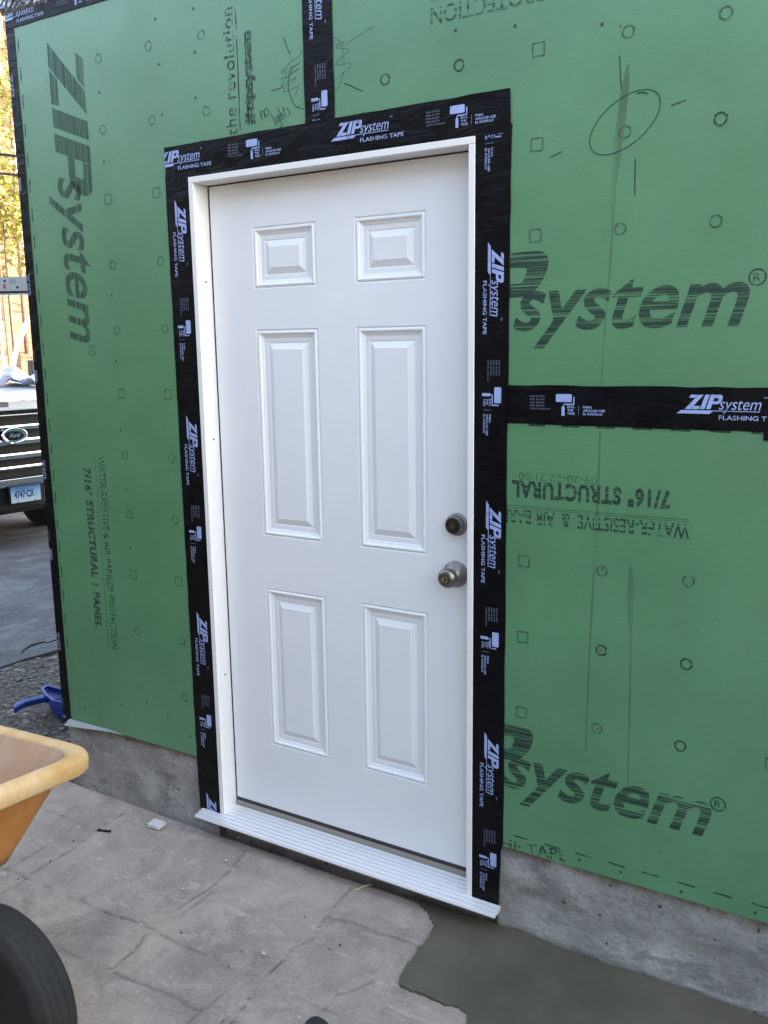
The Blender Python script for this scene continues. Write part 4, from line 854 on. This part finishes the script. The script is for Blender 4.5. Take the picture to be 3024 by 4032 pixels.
b = MB().add(up([(-.84, 1.58, 1.27), (.82, 1.66, 1.27), (.69, 2.10, 1.90), (-.75, 2.0, 1.90)]), [(0, 1, 2, 3)]); loc(b, 'windscreen', GLASS, truck)
b = MB(); b.box((-.8, 1.62, 1.24-ZG), (.8, 1.95, 1.30-ZG)); b.box((-.5, 2.3, .9-ZG), (.55, 2.8, 1.32-ZG)); loc(b, 'dashboard', TBLK, truck, bevel=.02)
# open driver's door with its window frame
b = MB(); b.tube(up([(.930,1.60,1.25),(.936,1.6,1.377),(.947,1.6,1.443),(.968,1.605,1.509),(1.053,1.66,1.641),(1.147,1.72,1.759),(1.236,1.775,1.866),(1.268,1.80,1.896),(1.31,1.83,1.906),(1.43,1.92,1.911),(1.75,2.12,1.90),(1.86,2.19,1.86),(1.9,2.22,1.28)]), .030, 10)
b.add(up([(.94, 1.60, .35), (1.9, 2.2, .35), (1.9, 2.2, 1.28), (.94, 1.60, 1.28), (.90, 1.66, .35), (1.86, 2.26, .35), (1.86, 2.26, 1.28), (.90, 1.66, 1.28)]), [(0,1,2,3),(4,7,6,5),(0,4,5,1),(3,2,6,7),(0,3,7,4),(1,5,6,2)])
tdoor = loc(b, 'open_door', TW, truck, smooth=40)
TAN = base_mat('tan_trim', (.16, .105, .065), .7)
b = MB().add(up([(1.122,1.75,1.59),(1.063,1.75,1.474),(1.045,1.75,1.32),(1.128,1.75,1.32),(1.135,1.75,1.52),(1.10,1.80,1.57),(1.06,1.80,1.32),(1.128,1.80,1.32)]), [(0,1,2,3,4),(5,4,3,7),(0,4,5)]); loc(b, 'inner_trim', TAN, tdoor)
b = MB(); b.box((1.112, 1.50, 1.20-ZG), (1.27, 1.60, 1.478-ZG)); b.box((1.0, 1.56, 1.28-ZG), (1.15, 1.59, 1.31-ZG)); loc(b, 'side_mirror', base_mat('mirror_housing', (.035, .037, .042), .5), tdoor, bevel=.014)
# bundled cloth on the hood
def cloth():
    us = np.linspace(-.55, .80, 90); ws = np.linspace(.22, 1.12, 60); U, W_ = np.meshgrid(us, ws)
    base = np.vectorize(hoodz)(U, W_) + .004
    env = np.clip(1-((U-.10)/.68)**2, 0, 1)**.6*np.clip(1-((W_-.70)/.44)**2, 0, 1)**.5
    f = .098*env*(1.2+np.sin(W_*17+U*6+1.2*np.sin(U*9))*.55 + .45*np.sin(U*21-W_*8+2*np.sin(W_*7)) + .22*np.sin(U*43+W_*33)); f = np.clip(f, 0, None)
    edge = .20*np.sin(U*7)+.10*np.sin(U*17+1)
    keep = (W_ > .36 + .08*np.sin(U*9+.5) + .03*np.sin(U*23) - .10*np.clip(U-.25, 0, 1)) & (U < .74 + .03*np.sin(W_*30)) & (W_ < 1.08)
    Z = base + f; n, k = U.shape; V = np.stack([U, W_, Z-ZG], -1).reshape(-1, 3).tolist()
    Fc = [(i*k+j, i*k+j+1, (i+1)*k+j+1, (i+1)*k+j) for i in range(n-1) for j in range(k-1) if keep[i, j] and keep[i+1, j+1]]
    me = bpy.data.meshes.new('drop_cloth'); me.from_pydata(V, [], Fc); o = link('drop_cloth', me, None, None, True)
    o.matrix_world = Matrix.Translation((-5.839, 3.317, ZG)) @ Matrix.Rotation(R(83.0145), 4, 'Z'); d = o.modifiers.new('s', 'SOLIDIFY'); d.thickness = .006; return o
CLO = litter_mat('lavender_cloth', [(.3, (.42, .44, .60)), (.7, (.58, .60, .76))], 12, .2, .004); P(CLO).inputs['Roughness'].default_value = .9
o = cloth(); o.data.materials.append(CLO); tag(o, 'crumpled lavender cloth lying on the hood of the white pickup truck', 'cloth')

# ------------------------------------------------------------------ ladder lying level on two supports
lad = empty('aluminium_ladder', (-3.82, 1.90, 1.96), 'aluminium ladder lying level in mid air between the house side and the pickup truck', 'ladder', rz=math.atan2(.512, .859))
LAL = base_mat('ladder_aluminium', (.60, .62, .65), .35, .55)
for yv in (0, .40):
    b = MB(); b.prismx([(yv-.0, .108), (yv+.028, .108), (yv+.028, .104), (yv+.004, .104), (yv+.004, .018), (yv+.028, .018), (yv+.028, .014), (yv-.0, .014)], -1.7, 2.86); rail = loc(b, 'rail', LAL, lad)
    if yv == 0:
        b = MB(); b.box((-1.7, -.006, .0), (2.86, .034, .0138)); loc(b, 'rail_shade_strip', TBLK, rail)  # black strip standing in for the shadow under the rail flange
        b = MB()
        for k in range(-6, 10):
            for x, z in ((k*.30-.066, .080), (k*.30+.017, .038)): b.lathe([(.0005, -.001), (.009, -.001), (.009, .001)], (x, 0, z), (0, 1, 0), 12)
        loc(b, 'rung_ends', TBLK, rail)
        F = Flat(); F.rect(-.078, .030, -.062, .060); tflat(F, 'red_label', base_mat('red_label', (.42, .10, .10), .5), rail, (0, 0), -.0015)
        F = Flat(); F.rect(-.035, .062, .01, .092); tflat(F, 'grey_label', base_mat('grey_label', (.36, .38, .44), .5), rail, (0, 0), -.0015)
for k in range(-6, 10):
    b = MB(); b.tube([(k*.30, .004, .062), (k*.30, .424, .062)], .016, 8); loc(b, 'rung', LAL, lad)
p1 = lad.location
b = MB(); q = Vector((-3.82, 1.90, 0)) + Vector((.859, .512, 0))*(-1.45); b.tube([(q.x, q.y, float(terrain(q.x, q.y))), (q.x, q.y, 1.93)], .03, 10); b.tube([(q.x-.25, q.y+.05, 1.945), (q.x+.05, q.y+.55, 1.945)], .025, 8); b.box((q.x-.2, q.y-.2, float(terrain(q.x, q.y))-.01), (q.x+.2, q.y+.2, float(terrain(q.x, q.y))+.02)); tag(b.build('scaffold_post', CHR_D), 'grey steel post under the outer end of the level ladder', 'post')
b = MB(); q = Vector((-1.27, 3.42, 1.94)); b.box((-1.60, 3.1, 1.90), (XC-.006, 3.95, 1.955)); b.box((-1.30, 3.45, 1.5), (XC-.006, 3.55, 1.90)); tag(b.build('ladder_bracket', WOODR), 'wooden bracket on the house side under the inner end of the level ladder', 'bracket')

# ------------------------------------------------------------------ wires, woods, added light blockers
for i, (a, c) in enumerate((((-9.431, 6.121, 4.195), (-9.235, 6.232, 4.165)), ((-9.41, 6.079, 3.94), (-9.188, 6.206, 3.913)))):
    a, c = Vector(a), Vector(c); d = (c-a).normalized(); p0 = a - d*9; p3 = c + d*14; pts_ = []
    for k in range(25):
        t = -1 + 2*k/24; p = a + d*(t*(14 if t > 0 else 9)); p.z += .0022*(t*14)**2*.25; pts_.append(p)
    b = MB(); b.tube(pts_, .019 if i == 0 else .016, 6); tag(b.build('utility_wire', TBLK), 'dark overhead cable crossing in front of the trees, the %s one' % ('upper' if i == 0 else 'lower'), 'cable', 'overhead cables')
def leaf_mat(name, a, b_, c):
    m = base_mat(name, a, .55); oi = N(m, 'ShaderNodeNewGeometry'); v = coords(m)
    col = ramp(m, noise(m, v, 1.7, 3), [(.3, a), (.5, b_), (.7, c)]); setc(m, col)
    tr = N(m, 'ShaderNodeBsdfTranslucent'); L(m, col, tr.inputs[0]); mx = N(m, 'ShaderNodeMixShader'); mx.inputs[0].default_value = .35
    L(m, P(m).outputs[0], mx.inputs[1]); L(m, tr.outputs[0], mx.inputs[2]); L(m, mx.outputs[0], m.node_tree.nodes['Material Output'].inputs[0]); return m
LEAF = dict(yellow=leaf_mat('yellow_leaves', (.30, .24, .11), (.42, .35, .17), (.22, .20, .09)), olive=leaf_mat('olive_leaves', (.16, .17, .035), (.26, .24, .05), (.10, .12, .03)), rust=leaf_mat('rust_leaves', (.30, .14, .05), (.40, .22, .08), (.22, .10, .04)))
BARK = litter_mat('brown_bark', [(.3, (.09, .065, .05)), (.7, (.22, .165, .13))], 12, .6, .02); PALE = litter_mat('pale_bark', [(.3, (.34, .28, .22)), (.6, (.58, .52, .44))], 9, .4, .01)
def tree(x, y, h, r, kind, n, label, cat='tree', low=.35, spread=.22, leaf=.075, bark=None, group='trees beyond the driveway'):
    z0 = float(terrain(x, y)) - .1; bend = (random.uniform(-.25, .25), random.uniform(-.25, .25))
    root = empty('tree', (x, y, z0), label, cat, group)
    pts = [Vector((bend[0]*math.sin(t*3)*t*h*.12, bend[1]*math.sin(t*2.4+1)*t*h*.12, h*t)) for t in [k/9 for k in range(10)]]
    b = MB(); b.tube(pts, [r*(1-.86*k/9) for k in range(10)], 9); ends = []
    for k in range(12 if n else 16):
        t = low + (1-low)*random.random()*.9; p = pts[0].lerp(pts[-1], t); a = random.uniform(0, 6.28); l = h*spread*(1.1-t*.6)*random.uniform(.6, 1.2)
        d = Vector((math.cos(a), math.sin(a), random.uniform(.1, .75))); q1 = p + d*l*.5 + Vector((0, 0, l*.05)); q2 = p + d*l + Vector((0, 0, random.uniform(-.1, .2)*l))
        b.tube([p, q1, q2], [r*.30*(1.1-t), r*.2*(1.1-t), r*.06], 5); ends += [q1, q2, (q1+q2)/2]
        for _ in range(2):
            e = q1.lerp(q2, random.random()) ; d2 = Vector((random.uniform(-1, 1), random.uniform(-1, 1), random.uniform(-.1, .8)))*l*.4; b.tube([e, e+d2], [r*.09, r*.03], 4); ends.append(e+d2)
    b.build('trunk', bark or BARK, None, smooth=True).parent = root
    if n:
        cs = np.array([tuple(e) for e in ends]); idx = rng.integers(0, len(cs), n); sc = h*.045
        c = cs[idx] + rng.normal(0, sc, (n, 3)); u = rng.normal(0, 1, (n, 3)); u /= np.linalg.norm(u, axis=1)[:, None]; w_ = np.cross(u, rng.normal(0, 1, (n, 3))); w_ /= np.linalg.norm(w_, axis=1)[:, None]
        s = leaf*rng.uniform(.6, 1.4, (n, 1)); v = np.stack([c-u*s, c+w_*s*.55, c+u*s, c-w_*s*.55], 1).reshape(-1, 3)
        me = bpy.data.meshes.new('crown'); me.from_pydata(v.tolist(), [], np.arange(4*n).reshape(-1, 4).tolist()); link('crown', me, LEAF[kind]).parent = root
    return root
CX, CY = 1.476, -2.1346
def at(d, lat): return CX - .806*d + .592*lat, CY + .592*d + .806*lat
TREES = [(17.5, -.02, 8.5, .075, None, 0, 'pale', .45), (19, -.32, 9, .085, None, 0, 'pale', .5), (16, .45, 7.5, .06, None, 0, 'pale', .5), (21, .25, 10, .075, 'rust', 900, 'brown', .4), (15.5, -.9, 7, .09, 'olive', 2600, 'brown', .28), (17.0, .22, 6.2, .06, 'olive', 3000, 'brown', .33),
 (23, -.2, 12, .11, 'yellow', 1500, 'pale', .35), (14.8, -.35, 7.2, .05, 'yellow', 1100, 'brown', .62), (25, .6, 13, .15, 'rust', 900, 'brown', .4), (27, -1.0, 12, .12, 'yellow', 1500, 'brown', .4), (29, .1, 13, .14, None, 0, 'brown', .3), (24, 1.4, 12, .12, 'olive', 2200, 'brown', .3),
 (20, -1.8, 10, .1, 'rust', 900, 'pale', .4), (22, -3.0, 11, .13, None, 0, 'brown', .35), (26, -4.2, 12, .14, 'yellow', 1500, 'brown', .4), (18, -4.0, 8, .09, 'olive', 2400, 'brown', .25), (30, 2.6, 13, .14, 'rust', 900, 'brown', .4), (33, -2.4, 14, .15, None, 0, 'pale', .35), (34, 1.0, 14, .13, None, 0, 'pale', .3), (28, 4.0, 12, .13, 'yellow', 1400, 'brown', .4), (23, 3.4, 9, .1, 'olive', 2200, 'brown', .28), (31, -6.0, 13, .14, 'rust', 900, 'brown', .4), (18.5, .12, 9, .055, None, 0, 'brown', .3), (22.5, -.62, 11, .07, None, 0, 'brown', .3), (20.5, -.08, 10, .05, 'rust', 500, 'brown', .35)]
for i, (d, lat, h, r, k, n, bk_, low) in enumerate(TREES):
    r *= .72 if abs(lat) > 1.2 else .46
    x, y = at(d, lat)
    crown = {None: 'bare leafless', 'olive': 'olive green leaved', 'yellow': 'yellow leaved', 'rust': 'rust leaved'}[k]; size = 'slender' if r < .072 else 'thick'
    tree(x, y, h, r, k, n, f'{size} {crown} tree with {"pale bright" if bk_ == "pale" else "brown"} bark on the slope beyond the driveway', low=low, bark=PALE if bk_ == 'pale' else BARK, leaf=.06 if k != 'olive' else .055, spread=.16 if h < 9 else .2)
def woods():
    V = []; Fc = []; b = MB()
    for _ in range(70):
        d = random.uniform(36, 62); lat = random.uniform(-16, 18); x, y = at(d, lat); z = float(terrain(x, y)); h = random.uniform(9, 17)
        b.tube([(x, y, z-.3), (x+random.uniform(-.3, .3), y, z+h*.5), (x+random.uniform(-.8, .8), y, z+h)], [random.uniform(.035, .07), .035, .012], 5)
        for _ in range(6):
            t = random.uniform(.3, .95); a = random.uniform(0, 6.3); l = random.uniform(.8, 2.4); b.tube([(x, y, z+h*t), (x+math.cos(a)*l, y+math.sin(a)*l, z+h*t+l*.6)], [.03, .01], 4)
    o = b.build('distant_woods', BARK, fix=False); tag(o, 'distant bare woods on the hillside', 'woods', kind='stuff')
    n = 9000; d = rng.uniform(34, 60, n); lat = rng.uniform(-16, 18, n); x = CX-.806*d+.592*lat; y = CY+.592*d+.806*lat; z = terrain(x, y) + np.abs(rng.normal(2.5, 3, n))
    c = np.stack([x, y, z], 1); u = rng.normal(0, 1, (n, 3)); u /= np.linalg.norm(u, axis=1)[:, None]; w_ = np.cross(u, rng.normal(0, 1, (n, 3))); w_ /= np.linalg.norm(w_, axis=1)[:, None]; s = rng.uniform(.1, .22, (n, 1))
    me = bpy.data.meshes.new('leaves'); me.from_pydata(np.stack([c-u*s, c+w_*s*.6, c+u*s, c-w_*s*.6], 1).reshape(-1, 3).tolist(), [], np.arange(4*n).reshape(-1, 4).tolist()); link('leaves', me, LEAF['rust'], o)
woods()
# unseen building added behind the viewer to shade the foot of the wall
blocker = empty('added_sky_blocker', (-3.5, -7, 0), 'unseen dark building added opposite the white door to shade the wall', 'added_sky_blocker')
SID = litter_mat('blocker_siding', [(.3, (.05, .045, .04)), (.7, (.085, .075, .065))], 6, .2, .004)
b = MB(); b.box((-9.0, -10, -.3), (1.4, -3.25, 3.75)); b.box((-9.0, -4.0, -.3), (-7.4, .3, 3.1)); b.build('wall', SID, blocker)
b = MB(); b.prismx([(-3.0, 3.76), (-3.0, 3.84), (-10.3, 3.3), (-10.3, 3.22)], -9.3, 1.6); b.build('roof', ROOFM, blocker)
b = MB(); b.box((4.6, -4.6, -.3), (4.64, -.3, 2.0))  # unseen board screen added to block low sky light from the right
for k in range(4): b.box((4.54, -4.55 + k*1.38, -.3), (4.598, -4.45 + k*1.38, 2.04))
tag(b.build('added_side_blocker', SID), 'unseen dark boards added on the right side to block low sky', 'side_blocker')
